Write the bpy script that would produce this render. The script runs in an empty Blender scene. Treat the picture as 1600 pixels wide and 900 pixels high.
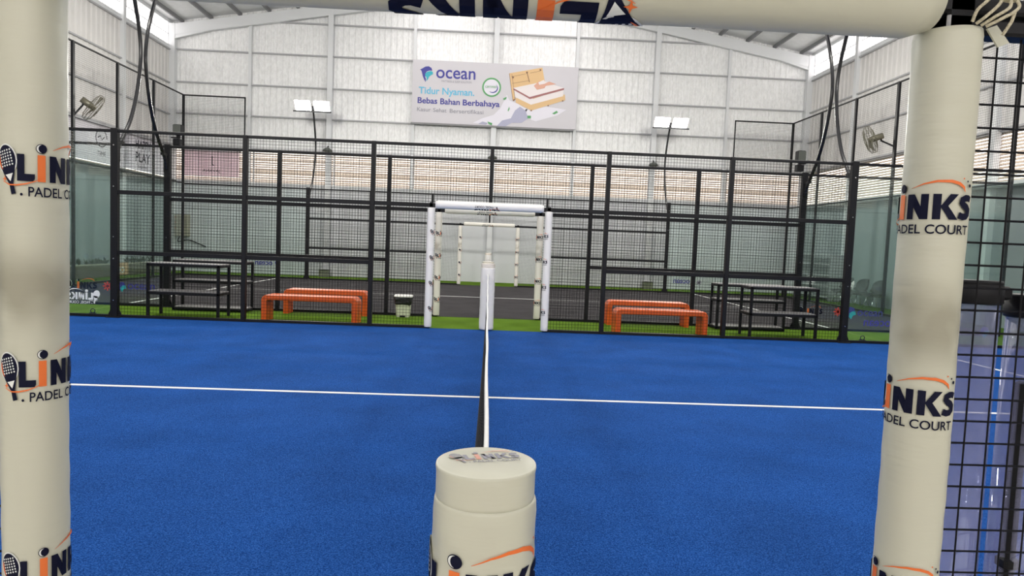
import bpy, bmesh, math, random
from mathutils import Vector, Matrix
random.seed(7)
PI = math.pi
sc = bpy.context.scene
COL = sc.collection

# ------------------------------------------------------------------ camera
CAM = Vector((-0.0132, -1.1177, 1.4375))
yaw, pitch, roll, F = -0.037456, 0.065085, 0.039747, 1058.41
fwd = Vector((-math.sin(yaw) * math.cos(pitch), math.cos(yaw) * math.cos(pitch), -math.sin(pitch)))
right0 = Vector((math.cos(yaw), math.sin(yaw), 0))
up0 = right0.cross(fwd)
# picture turned clockwise by roll
right = right0 * math.cos(roll) + up0 * math.sin(roll)
up = -right0 * math.sin(roll) + up0 * math.cos(roll)
cd = bpy.data.cameras.new('camera')
cam = bpy.data.objects.new('camera', cd)
COL.objects.link(cam)
cam.matrix_world = Matrix(((right.x, up.x, -fwd.x, CAM.x), (right.y, up.y, -fwd.y, CAM.y),
                           (right.z, up.z, -fwd.z, CAM.z), (0, 0, 0, 1)))
cd.sensor_fit = 'HORIZONTAL'
cd.sensor_width = 36
cd.lens = F / 1600 * 36
cd.clip_start = 0.05
cd.clip_end = 300
sc.camera = cam

# ------------------------------------------------------------------ world, exposure
W = bpy.data.worlds.new('daylight')
sc.world = W
W.use_nodes = True
bg = W.node_tree.nodes['Background']
bg.inputs[0].default_value = (1.0, 0.955, 0.93, 1)
bg.inputs[1].default_value = 3.6
LAMP_STRENGTH = 330.0
sc.view_settings.view_transform = 'Standard'
sc.view_settings.look = 'None'
sc.view_settings.gamma = 1
sc.view_settings.exposure = 0.0
sc.view_settings.use_curve_mapping = False
try:
    sc.cycles.transparent_max_bounces = 32
    sc.cycles.max_bounces = 8
    sc.cycles.diffuse_bounces = 5
    sc.cycles.sample_clamp_indirect = 6
    sc.cycles.caustics_reflective = False
    sc.cycles.caustics_refractive = False
except Exception:
    pass

# ------------------------------------------------------------------ layout numbers (metres)
Y1N, Y1F = 0.33, 10.0          # near and far fence of the blue court
Y2N, Y2F = 11.78, 21.57        # near and far fence of the dark court
YB = 23.6                      # back wall of the hall
XL, XR = -11.4, 11.5           # side walls
YO = -14.0                     # unseen front end of the hall, its opening added for light
EAVE = 8.62
SL = 0.17
GX = 0.96                      # half width of the gates
NET_POSTS_X = [-6, -3.95, -1.91, 1.91, 3.95, 6]


# ------------------------------------------------------------------ materials
def mat(name, col, rough=0.5, metal=0.0, spec=0.5, bump=0.0, bscale=50.0, var=0.0, vscale=5.0, emis=None, estr=0.0,
        stretch=None, detail=3):
    m = bpy.data.materials.new(name)
    m.use_nodes = True
    nt = m.node_tree
    b = nt.nodes['Principled BSDF']
    b.inputs['Base Color'].default_value = (*col, 1)
    b.inputs['Roughness'].default_value = rough
    b.inputs['Metallic'].default_value = metal
    b.inputs['Specular IOR Level'].default_value = spec
    tc = nt.nodes.new('ShaderNodeTexCoord')
    vec = tc.outputs['Object']
    if stretch:
        mp = nt.nodes.new('ShaderNodeMapping')
        mp.inputs['Scale'].default_value = stretch
        nt.links.new(vec, mp.inputs[0])
        vec = mp.outputs[0]
    if var > 0:
        n = nt.nodes.new('ShaderNodeTexNoise')
        n.inputs['Scale'].default_value = vscale
        n.inputs['Detail'].default_value = 4
        nt.links.new(vec, n.inputs['Vector'])
        r = nt.nodes.new('ShaderNodeValToRGB')
        r.color_ramp.elements[0].position = 0.3
        r.color_ramp.elements[1].position = 0.7
        r.color_ramp.elements[0].color = (*[max(0, c * (1 - var)) for c in col], 1)
        r.color_ramp.elements[1].color = (*[min(1, c * (1 + var)) for c in col], 1)
        nt.links.new(n.outputs['Fac'], r.inputs[0])
        nt.links.new(r.outputs[0], b.inputs['Base Color'])
    if bump > 0:
        n = nt.nodes.new('ShaderNodeTexNoise')
        n.inputs['Scale'].default_value = bscale
        n.inputs['Detail'].default_value = detail
        nt.links.new(vec, n.inputs['Vector'])
        bp = nt.nodes.new('ShaderNodeBump')
        bp.inputs['Strength'].default_value = bump
        bp.inputs['Distance'].default_value = 0.02
        nt.links.new(n.outputs['Fac'], bp.inputs['Height'])
        nt.links.new(bp.outputs[0], b.inputs['Normal'])
    if emis:
        b.inputs['Emission Color'].default_value = (*emis, 1)
        b.inputs['Emission Strength'].default_value = estr
    return m


def turf(name, base, lo, hi, fine=150.0):
    m = bpy.data.materials.new(name)
    m.use_nodes = True
    nt = m.node_tree
    b = nt.nodes['Principled BSDF']
    b.inputs['Roughness'].default_value = 0.9
    b.inputs['Specular IOR Level'].default_value = 0.06
    tc = nt.nodes.new('ShaderNodeTexCoord')
    n1 = nt.nodes.new('ShaderNodeTexNoise')
    n1.inputs['Scale'].default_value = fine
    n1.inputs['Detail'].default_value = 3
    n1.inputs['Roughness'].default_value = 0.7
    nt.links.new(tc.outputs['Object'], n1.inputs['Vector'])
    r = nt.nodes.new('ShaderNodeValToRGB')
    r.color_ramp.elements[0].position = 0.32
    r.color_ramp.elements[0].color = (*lo, 1)
    r.color_ramp.elements[1].position = 0.72
    r.color_ramp.elements[1].color = (*hi, 1)
    e = r.color_ramp.elements.new(0.5)
    e.color = (*base, 1)
    nt.links.new(n1.outputs['Fac'], r.inputs[0])
    n2 = nt.nodes.new('ShaderNodeTexNoise')
    n2.inputs['Scale'].default_value = 1.6
    n2.inputs['Detail'].default_value = 6
    nt.links.new(tc.outputs['Object'], n2.inputs['Vector'])
    mr = nt.nodes.new('ShaderNodeMapRange')
    mr.inputs[1].default_value = 0.3
    mr.inputs[2].default_value = 0.7
    mr.inputs[3].default_value = 0.86
    mr.inputs[4].default_value = 1.14
    nt.links.new(n2.outputs['Fac'], mr.inputs[0])
    mx = nt.nodes.new('ShaderNodeVectorMath')
    mx.operation = 'SCALE'
    nt.links.new(r.outputs[0], mx.inputs[0])
    nt.links.new(mr.outputs[0], mx.inputs['Scale'])
    nt.links.new(mx.outputs[0], b.inputs['Base Color'])
    bp = nt.nodes.new('ShaderNodeBump')
    bp.inputs['Strength'].default_value = 0.5
    bp.inputs['Distance'].default_value = 0.01
    nt.links.new(n1.outputs['Fac'], bp.inputs['Height'])
    nt.links.new(bp.outputs[0], b.inputs['Normal'])
    return m


def foil(name, col, rough, metal, ribs=0.0):
    """silver bubble-foil insulation behind the wall frame: crinkled, patchy sheets"""
    m = bpy.data.materials.new(name)
    m.use_nodes = True
    nt = m.node_tree
    b = nt.nodes['Principled BSDF']
    b.inputs['Roughness'].default_value = rough
    b.inputs['Metallic'].default_value = metal
    tc = nt.nodes.new('ShaderNodeTexCoord')
    mp = nt.nodes.new('ShaderNodeMapping')
    mp.inputs['Scale'].default_value = (1, 1, 0.45)
    nt.links.new(tc.outputs['Object'], mp.inputs[0])
    v = nt.nodes.new('ShaderNodeTexNoise')
    v.inputs['Scale'].default_value = 14
    v.inputs['Detail'].default_value = 5
    v.inputs['Roughness'].default_value = 0.75
    nt.links.new(mp.outputs[0], v.inputs['Vector'])
    r = nt.nodes.new('ShaderNodeValToRGB')
    r.color_ramp.elements[0].position = 0.35
    r.color_ramp.elements[0].color = (*[c * 0.84 for c in col], 1)
    r.color_ramp.elements[1].position = 0.62
    r.color_ramp.elements[1].color = (*col, 1)
    nt.links.new(v.outputs['Fac'], r.inputs[0])
    nt.links.new(r.outputs[0], b.inputs['Base Color'])
    bp = nt.nodes.new('ShaderNodeBump')
    bp.inputs['Strength'].default_value = 0.6
    bp.inputs['Distance'].default_value = 0.02
    nt.links.new(v.outputs['Fac'], bp.inputs['Height'])
    nt.links.new(bp.outputs[0], b.inputs['Normal'])
    return m


def glass(name, tint, haze=0.0, hcol=(0.55, 0.68, 0.66)):
    m = bpy.data.materials.new(name)
    m.use_nodes = True
    nt = m.node_tree
    nt.nodes.remove(nt.nodes['Principled BSDF'])
    out = nt.nodes['Material Output']
    t = nt.nodes.new('ShaderNodeBsdfTransparent')
    t.inputs[0].default_value = (*tint, 1)
    g = nt.nodes.new('ShaderNodeBsdfGlossy')
    g.inputs['Roughness'].default_value = 0.02
    g.inputs[0].default_value = (1, 1, 1, 1)
    f = nt.nodes.new('ShaderNodeFresnel')
    ge = nt.nodes.new('ShaderNodeNewGeometry')
    io = nt.nodes.new('ShaderNodeMapRange')     # same reflectance on both faces of the thin sheet
    io.inputs[3].default_value = 1.38
    io.inputs[4].default_value = 1 / 1.38
    nt.links.new(ge.outputs['Backfacing'], io.inputs[0])
    nt.links.new(io.outputs[0], f.inputs[0])
    mx = nt.nodes.new('ShaderNodeMixShader')
    nt.links.new(f.outputs[0], mx.inputs[0])
    nt.links.new(t.outputs[0], mx.inputs[1])
    nt.links.new(g.outputs[0], mx.inputs[2])
    last = mx.outputs[0]
    if haze > 0:
        d = nt.nodes.new('ShaderNodeBsdfDiffuse')
        d.inputs[0].default_value = (*hcol, 1)
        m2 = nt.nodes.new('ShaderNodeMixShader')
        m2.inputs[0].default_value = haze
        nt.links.new(last, m2.inputs[1])
        nt.links.new(d.outputs[0], m2.inputs[2])
        last = m2.outputs[0]
    nt.links.new(last, out.inputs[0])
    return m


def pad_mat(name, col, stain_z=None):
    """vinyl pad cover, faint rings of wrinkles and a rubbed grey hand mark"""
    m = mat(name, col, 0.42, 0, 0.4)
    nt = m.node_tree
    b = nt.nodes['Principled BSDF']
    tc = nt.nodes.new('ShaderNodeTexCoord')
    mp = nt.nodes.new('ShaderNodeMapping')
    mp.inputs['Scale'].default_value = (1.2, 1.2, 5)
    nt.links.new(tc.outputs['Object'], mp.inputs[0])
    n = nt.nodes.new('ShaderNodeTexNoise')
    n.inputs['Scale'].default_value = 2.2
    n.inputs['Detail'].default_value = 4
    nt.links.new(mp.outputs[0], n.inputs['Vector'])
    bp = nt.nodes.new('ShaderNodeBump')
    bp.inputs['Strength'].default_value = 0.35
    bp.inputs['Distance'].default_value = 0.02
    nt.links.new(n.outputs['Fac'], bp.inputs['Height'])
    nt.links.new(bp.outputs[0], b.inputs['Normal'])
    if stain_z:
        sp = nt.nodes.new('ShaderNodeSeparateXYZ')
        nt.links.new(tc.outputs['Object'], sp.inputs[0])
        s = nt.nodes.new('ShaderNodeMath'); s.operation = 'SUBTRACT'
        nt.links.new(sp.outputs[2], s.inputs[0]); s.inputs[1].default_value = stain_z
        ab = nt.nodes.new('ShaderNodeMath'); ab.operation = 'ABSOLUTE'
        nt.links.new(s.outputs[0], ab.inputs[0])
        mr = nt.nodes.new('ShaderNodeMapRange'); mr.interpolation_type = 'SMOOTHSTEP'
        mr.inputs[1].default_value = 0.02; mr.inputs[2].default_value = 0.12
        mr.inputs[3].default_value = 1.0; mr.inputs[4].default_value = 0.0
        nt.links.new(ab.outputs[0], mr.inputs[0])
        n2 = nt.nodes.new('ShaderNodeTexNoise'); n2.inputs['Scale'].default_value = 7
        nt.links.new(tc.outputs['Object'], n2.inputs['Vector'])
        mr2 = nt.nodes.new('ShaderNodeMapRange')
        mr2.inputs[1].default_value = 0.35; mr2.inputs[2].default_value = 0.6
        nt.links.new(n2.outputs['Fac'], mr2.inputs[0])
        mu = nt.nodes.new('ShaderNodeMath'); mu.operation = 'MULTIPLY'
        nt.links.new(mr.outputs[0], mu.inputs[0]); nt.links.new(mr2.outputs[0], mu.inputs[1])
        mx = nt.nodes.new('ShaderNodeMix'); mx.data_type = 'RGBA'
        mx.inputs['A'].default_value = (*col, 1)
        mx.inputs['B'].default_value = (col[0] * 0.62, col[1] * 0.60, col[2] * 0.57, 1)
        nt.links.new(mu.outputs[0], mx.inputs['Factor'])
        nt.links.new(mx.outputs['Result'], b.inputs['Base Color'])
    return m


M = {}
M['black'] = mat('black_powder_coat', (0.007, 0.007, 0.009), 0.5, spec=0.25)
M['wire'] = mat('black_wire', (0.007, 0.007, 0.009), 0.6, spec=0.2)
M['blue'] = turf('blue_turf', (0.0075, 0.062, 0.265), (0.002, 0.020, 0.105), (0.042, 0.145, 0.46))
M['green'] = turf('green_turf', (0.085, 0.165, 0.009), (0.045, 0.10, 0.005), (0.14, 0.24, 0.02), 180)
M['dark'] = turf('charcoal_turf', (0.050, 0.047, 0.050), (0.03, 0.028, 0.03), (0.085, 0.08, 0.082), 200)
M['line'] = mat('white_line_turf', (0.82, 0.82, 0.80), 0.85, bump=0.3, bscale=300)
M['concrete'] = mat('concrete', (0.42, 0.42, 0.41), 0.8, var=0.1)
M['walk'] = mat('beige_walkway', (0.66, 0.63, 0.56), 0.8, var=0.06)  # unseen floor, colour lightened to bounce light up onto the near pads
M['foil'] = foil('foil_cladding', (0.96, 0.96, 0.965), 0.5, 0.0)
M['sheet'] = mat('painted_sheet', (0.74, 0.72, 0.71), 0.55, var=0.04, vscale=2)
M['roof'] = mat('roof_sheet', (0.84, 0.84, 0.85), 0.5, var=0.04)
M['steel'] = mat('white_steel', (0.74, 0.75, 0.77), 0.5)
M['girt'] = mat('grey_steel_girt', (0.42, 0.42, 0.44), 0.5)
M['purlin'] = mat('grey_steel_purlin', (0.22, 0.22, 0.23), 0.5)
M['lowwall'] = mat('lower_wall_panel', (0.68, 0.69, 0.72), 0.7, var=0.07, vscale=0.8, stretch=(1, 1, 0.3))
M['sidewall'] = mat('side_wall_panel', (0.27, 0.30, 0.315), 0.7, var=0.08, vscale=0.7)
M['slat'] = mat('tan_slat', (0.60, 0.52, 0.44), 0.6, var=0.06)
M['glass'] = glass('tempered_glass', (0.92, 0.955, 0.945), 0.016, (0.46, 0.54, 0.52))
M['acrylic'] = glass('clear_acrylic', (0.90, 0.90, 0.94), 0.17, (0.52, 0.54, 0.80))
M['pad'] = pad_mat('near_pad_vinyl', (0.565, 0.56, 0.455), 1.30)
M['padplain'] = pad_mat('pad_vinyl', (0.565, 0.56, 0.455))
M['padwhite'] = pad_mat('white_pad_vinyl', (0.90, 0.88, 0.86))
M['padcream'] = pad_mat('cream_pad_vinyl', (0.84, 0.81, 0.74), 1.33)
M['padcap'] = mat('dusty_pad_top', (0.78, 0.72, 0.64), 0.6, var=0.1)
M['navy'] = mat('navy_print', (0.004, 0.005, 0.022), 0.6, spec=0.15)
M['orangep'] = mat('orange_print', (0.80, 0.17, 0.03), 0.5)
M['redp'] = mat('red_print', (0.65, 0.06, 0.05), 0.5)
M['whitep'] = mat('white_print', (0.78, 0.80, 0.78), 0.5)
M['greyp'] = mat('faded_navy_print', (0.26, 0.26, 0.31), 0.5)
M['fadeorange'] = mat('faded_orange_print', (0.75, 0.36, 0.27), 0.5)
M['oceanblue'] = mat('royal_blue_print', (0.045, 0.045, 0.30), 0.5)
M['teal'] = mat('turquoise_print', (0.03, 0.42, 0.52), 0.5)
M['sky'] = mat('sky_blue_print', (0.12, 0.48, 0.70), 0.5)
M['banner'] = mat('banner_vinyl', (0.62, 0.60, 0.64), 0.5, var=0.03, vscale=0.6)
M['bannerwhite'] = mat('banner_cloth_white', (0.76, 0.74, 0.82), 0.5)
M['bannerlilac'] = mat('banner_cloth_lilac', (0.42, 0.42, 0.56), 0.5)
M['wood'] = mat('printed_oak', (0.72, 0.48, 0.24), 0.5)
M['wooddark'] = mat('printed_brown', (0.25, 0.13, 0.08), 0.5)
M['bedwhite'] = mat('printed_mattress', (0.80, 0.74, 0.74), 0.5)
M['bedred'] = mat('printed_maroon', (0.35, 0.14, 0.14), 0.5)
M['beddeco'] = mat('printed_peach', (0.70, 0.38, 0.28), 0.5)
M['leaf'] = mat('printed_leaf', (0.10, 0.36, 0.13), 0.5)
M['orange'] = mat('orange_gloss', (0.72, 0.115, 0.015), 0.32, var=0.05)
M['rackboard'] = mat('grey_board', (0.30, 0.29, 0.29), 0.45, var=0.1)
M['binbody'] = mat('pale_plastic', (0.62, 0.65, 0.50), 0.45)
M['binbag'] = mat('black_bag', (0.012, 0.012, 0.015), 0.3, bump=0.8, bscale=25)
M['poleblack'] = mat('gloss_black_pole', (0.012, 0.012, 0.014), 0.25)
M['lens'] = mat('lit_flood_lens', (1, 1, 1), 0.3, emis=(1.0, 0.985, 0.90), estr=LAMP_STRENGTH)
M['fan'] = mat('fan_grey_metal', (0.16, 0.15, 0.11), 0.4, metal=0.3)
M['rope'] = mat('cream_cord', (0.66, 0.60, 0.44), 0.8, bump=0.6, bscale=220)
M['plant'] = mat('leaf_green', (0.016, 0.034, 0.014), 0.6, var=0.3, vscale=12)
M['planter'] = mat('brown_timber', (0.11, 0.085, 0.055), 0.6, var=0.2, vscale=9)
M['tan'] = mat('tan_board', (0.60, 0.36, 0.20), 0.6)
M['beige'] = mat('beige_metal', (0.46, 0.42, 0.33), 0.5)
M['olive'] = mat('olive_box', (0.24, 0.26, 0.19), 0.6)
M['chair'] = mat('dark_grey_shell', (0.025, 0.026, 0.03), 0.5)
M['chrome'] = mat('chrome', (0.7, 0.7, 0.72), 0.2, metal=1)


def cloth_mat(name, col, tr=0.45):
    m = mat(name, col, 0.7)
    nt = m.node_tree
    t_ = nt.nodes.new('ShaderNodeBsdfTranslucent')
    t_.inputs[0].default_value = (*col, 1)
    mx = nt.nodes.new('ShaderNodeMixShader')
    mx.inputs[0].default_value = tr
    nt.links.new(nt.nodes['Principled BSDF'].outputs[0], mx.inputs[1])
    nt.links.new(t_.outputs[0], mx.inputs[2])
    nt.links.new(mx.outputs[0], nt.nodes['Material Output'].inputs[0])
    return m


M['mauve'] = cloth_mat('mauve_banner', (0.90, 0.80, 0.85), 0.6)
M['silver'] = cloth_mat('silver_banner', (0.86, 0.85, 0.90))
M['grate'] = mat('grey_grating', (0.10, 0.11, 0.10), 0.6)


# ------------------------------------------------------------------ mesh helpers
class MB:
    def __init__(s):
        s.v = []; s.f = []; s.m = []; s.sm = []

    def add(s, vs, fs, mi=0, smooth=False):
        o = len(s.v)
        s.v += [tuple(p) for p in vs]
        for f in fs:
            s.f.append([i + o for i in f]); s.m.append(mi); s.sm.append(smooth)
        return s

    def box(s, x0, x1, y0, y1, z0, z1, mi=0):
        vs = [(x, y, z) for x in (x0, x1) for y in (y0, y1) for z in (z0, z1)]
        fs = [(0, 1, 3, 2), (4, 6, 7, 5), (0, 4, 5, 1), (2, 3, 7, 6), (0, 2, 6, 4), (1, 5, 7, 3)]
        return s.add(vs, fs, mi)

    def cbox(s, x0, x1, y0, y1, z0, z1, c=0.006, mi=0):
        """box with chamfered vertical and horizontal edges (rounded-square section per axis)"""
        c = min(c, (x1 - x0) * .45, (y1 - y0) * .45, (z1 - z0) * .45)
        rings = []
        for z, k in ((z0, c), (z0 + c, 0), (z1 - c, 0), (z1, c)):
            a0, a1, b0, b1 = x0 + k, x1 - k, y0 + k, y1 - k
            e = c
            rings.append([(a0 + e, b0, z), (a1 - e, b0, z), (a1, b0 + e, z), (a1, b1 - e, z), (a1 - e, b1, z),
                          (a0 + e, b1, z), (a0, b1 - e, z), (a0, b0 + e, z)])
        vs = [p for r in rings for p in r]
        fs = [tuple(reversed(range(8))), tuple(range(24, 32))]
        for k in range(3):
            for i in range(8):
                j = (i + 1) % 8
                fs.append((k * 8 + i, k * 8 + j, k * 8 + 8 + j, k * 8 + 8 + i))
        return s.add(vs, fs, mi)

    def tube(s, pts, r, n=8, mi=0, cap=True, smooth=True):
        pts = [Vector(p) for p in pts]
        rs = r if isinstance(r, (list, tuple)) else [r] * len(pts)
        vs = []; fs = []
        t0 = (pts[1] - pts[0]).normalized()
        a = Vector((0, 0, 1)) if abs(t0.z) < 0.9 else Vector((1, 0, 0))
        nrm = t0.cross(a).normalized()
        for i, p in enumerate(pts):
            t = (pts[min(i + 1, len(pts) - 1)] - pts[max(i - 1, 0)]).normalized()
            nrm = (nrm - t * nrm.dot(t)).normalized()
            bn = t.cross(nrm)
            for k in range(n):
                an = 2 * PI * k / n + PI / n
                vs.append(p + (nrm * math.cos(an) + bn * math.sin(an)) * rs[i])
        for i in range(len(pts) - 1):
            for k in range(n):
                k2 = (k + 1) % n
                fs.append((i * n + k, i * n + k2, (i + 1) * n + k2, (i + 1) * n + k))
        s.add(vs, fs, mi, smooth)
        if cap:
            o = len(s.v) - len(vs)
            s.f.append([o + k for k in reversed(range(n))]); s.m.append(mi); s.sm.append(False)
            e = o + (len(pts) - 1) * n
            s.f.append([e + k for k in range(n)]); s.m.append(mi); s.sm.append(False)
        return s

    def lathe(s, prof, cx=0, cy=0, n=32, mi=0, smooth=True, wob=None):
        """prof: (r,z) from bottom to top about the vertical axis"""
        vs = []; fs = []
        for (r, z) in prof:
            for k in range(n):
                a = 2 * PI * k / n
                rr = r + (wob(a, z) if wob and r > 0.01 else 0)
                vs.append((cx + rr * math.cos(a), cy + rr * math.sin(a), z))
        for i in range(len(prof) - 1):
            for k in range(n):
                k2 = (k + 1) % n
                fs.append((i * n + k, i * n + k2, (i + 1) * n + k2, (i + 1) * n + k))
        fs.append(tuple(reversed(range(n))))
        fs.append(tuple((len(prof) - 1) * n + k for k in range(n)))
        return s.add(vs, fs, mi, smooth)

    def poly(s, pts, mi=0):
        return s.add(pts, [tuple(range(len(pts)))], mi)

    def build(s, name, mats, parent=None, loc=None):
        me = bpy.data.meshes.new(name)
        me.from_pydata(s.v, [], s.f)
        if not isinstance(mats, (list, tuple)):
            mats = [mats]
        for m_ in mats:
            me.materials.append(M[m_] if isinstance(m_, str) else m_)
        me.polygons.foreach_set('material_index', s.m)
        me.polygons.foreach_set('use_smooth', s.sm)
        me.update()
        if parent is not None or True:
            pass
        o = bpy.data.objects.new(name, me)
        COL.objects.link(o)
        if parent:
            o.parent = parent
            pl = parent_world(parent)
            o.location = -pl
        if loc is not None:
            o.location = loc
        return o


def parent_world(p):
    v = Vector((0, 0, 0))
    while p:
        v = v + Vector(p.location)
        p = p.parent
    return v


def smooth_path(pts, n=8):
    pts = [Vector(p) for p in pts]
    out = []
    for i in range(len(pts) - 1):
        p0 = pts[max(i - 1, 0)]; p1 = pts[i]; p2 = pts[i + 1]; p3 = pts[min(i + 2, len(pts) - 1)]
        for k in range(n):
            t = k / n
            out.append(0.5 * ((2 * p1) + (-p0 + p2) * t + (2 * p0 - 5 * p1 + 4 * p2 - p3) * t * t + (-p0 + 3 * p1 - 3 * p2 + p3) * t ** 3))
    out.append(pts[-1])
    return out


def tag(o, label, cat, group=None):
    o['label'] = label
    o['category'] = cat
    if group:
        o['group'] = group
    return o


def thing(name, label, cat, loc=(0, 0, 0), group=None):
    o = bpy.data.objects.new(name, None)
    o.empty_display_size = 0.1
    COL.objects.link(o)
    o.location = loc
    return tag(o, label, cat, group)


def struct(name, mb, mats):
    o = mb.build(name, mats)
    o['kind'] = 'structure'
    return o


def kids(o):
    return [c for c in bpy.data.objects if c.parent == o]


def copy_tree(o, parent=None):
    c = o.copy()
    COL.objects.link(c)
    c.parent = parent
    for ch in kids(o):
        copy_tree(ch, c)
    return c


# ------------------------------------------------------------------ flat prints (letters and marks) in 2D
class Print:
    """flat pieces: list of (material, list of 2D polygons (as point lists))"""
    def __init__(s):
        s.items = []

    def poly(s, m, pts, lay=0):
        s.items.append((m, [tuple(p) for p in pts], None, lay)); return s

    def stroke(s, m, pts, w, lay=0):
        pts = [Vector((p[0], p[1])) for p in pts]
        ws = w if isinstance(w, (list, tuple)) else [w] * len(pts)
        L = []; R = []
        for i, p in enumerate(pts):
            t = (pts[min(i + 1, len(pts) - 1)] - pts[max(i - 1, 0)]).normalized()
            n = Vector((-t.y, t.x))
            L.append(p + n * ws[i] / 2); R.append(p - n * ws[i] / 2)
        vs = L + R
        k = len(pts)
        fs = [(i, i + 1, k + i + 1, k + i) for i in range(k - 1)]
        s.items.append((m, [tuple(v) for v in vs], fs, lay)); return s

    def ell(s, m, cx, cy, rx, ry, rot=0, lay=0, n=28):
        c, q = math.cos(rot), math.sin(rot)
        return s.poly(m, [(cx + rx * math.cos(a) * c - ry * math.sin(a) * q, cy + rx * math.cos(a) * q + ry * math.sin(a) * c)
                          for a in [2 * PI * i / n for i in range(n)]], lay)

    def text(s, m, body, x, y, width=None, cap=None, bold=0.0, lay=0, stretch=None):
        vs, fs, x0, x1, ch = text2d(body, bold)
        k = width / (x1 - x0) if width else cap / ch
        ky = cap / ch if cap else k
        s.items.append((m, [((a - x0) * k + x, b * ky + y) for a, b in vs], fs, lay)); return s


_tc = {}


def text2d(body, bold):
    key = (body, bold)
    if key in _tc:
        return _tc[key]
    c = bpy.data.curves.new('t', 'FONT')
    c.body = body
    c.size = 1
    c.offset = bold
    c.resolution_u = 4
    o = bpy.data.objects.new('t', c)
    COL.objects.link(o)
    dg = bpy.context.evaluated_depsgraph_get()
    ev = o.evaluated_get(dg)
    me = ev.to_mesh()
    vs = [(v.co.x, v.co.y) for v in me.vertices]
    fs = [tuple(p.vertices) for p in me.polygons]
    ev.to_mesh_clear()
    bpy.data.objects.remove(o)
    bpy.data.curves.remove(c)
    x0 = min(v[0] for v in vs); x1 = max(v[0] for v in vs)
    _tc[key] = (vs, fs, x0, x1, 0.70)
    return _tc[key]


def put_print(name, pr, fn, parent=None, cuts=None, label=None):
    """fn(u, v, layer) -> 3D point ; cuts = spacing in u for bending"""
    mats = []
    bm = bmesh.new()
    for (m, vs, fs, lay) in pr.items:
        if m not in mats:
            mats.append(m)
        mi = mats.index(m)
        b2 = bmesh.new()
        bv = [b2.verts.new((x, y, 0)) for x, y in vs]
        for f in (fs or [tuple(range(len(vs)))]):
            try:
                b2.faces.new([bv[i] for i in f])
            except ValueError:
                pass
        if cuts:
            u0 = min(x for x, y in vs); u1 = max(x for x, y in vs)
            k = math.floor(u0 / cuts) + 1
            while k * cuts < u1:
                bmesh.ops.bisect_plane(b2, geom=b2.verts[:] + b2.edges[:] + b2.faces[:], plane_co=(k * cuts, 0, 0), plane_no=(1, 0, 0))
                k += 1
            v0 = min(y for x, y in vs); v1 = max(y for x, y in vs)
            k = math.floor(v0 / cuts) + 1
            while k * cuts < v1:
                bmesh.ops.bisect_plane(b2, geom=b2.verts[:] + b2.edges[:] + b2.faces[:], plane_co=(0, k * cuts, 0), plane_no=(0, 1, 0))
                k += 1
        bmesh.ops.triangulate(b2, faces=b2.faces[:])
        mp = {}
        for v in b2.verts:
            mp[v] = bm.verts.new(fn(v.co.x, v.co.y, lay))
        for f in b2.faces:
            try:
                nf = bm.faces.new([mp[v] for v in f.verts])
                nf.material_index = mi
            except ValueError:
                pass
        b2.free()
    me = bpy.data.meshes.new(name)
    bm.to_mesh(me)
    bm.free()
    for m in mats:
        me.materials.append(M[m])
    o = bpy.data.objects.new(name, me)
    COL.objects.link(o)
    if parent:
        o.parent = parent
        o.location = -parent_world(parent)
    if label:
        o['label'] = label
    return o


def arc(cx, cy, rx, ry, a0, a1, n=10):
    return [(cx + rx * math.cos(math.radians(a0 + (a1 - a0) * i / n)), cy + ry * math.sin(math.radians(a0 + (a1 - a0) * i / n))) for i in range(n + 1)]


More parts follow.
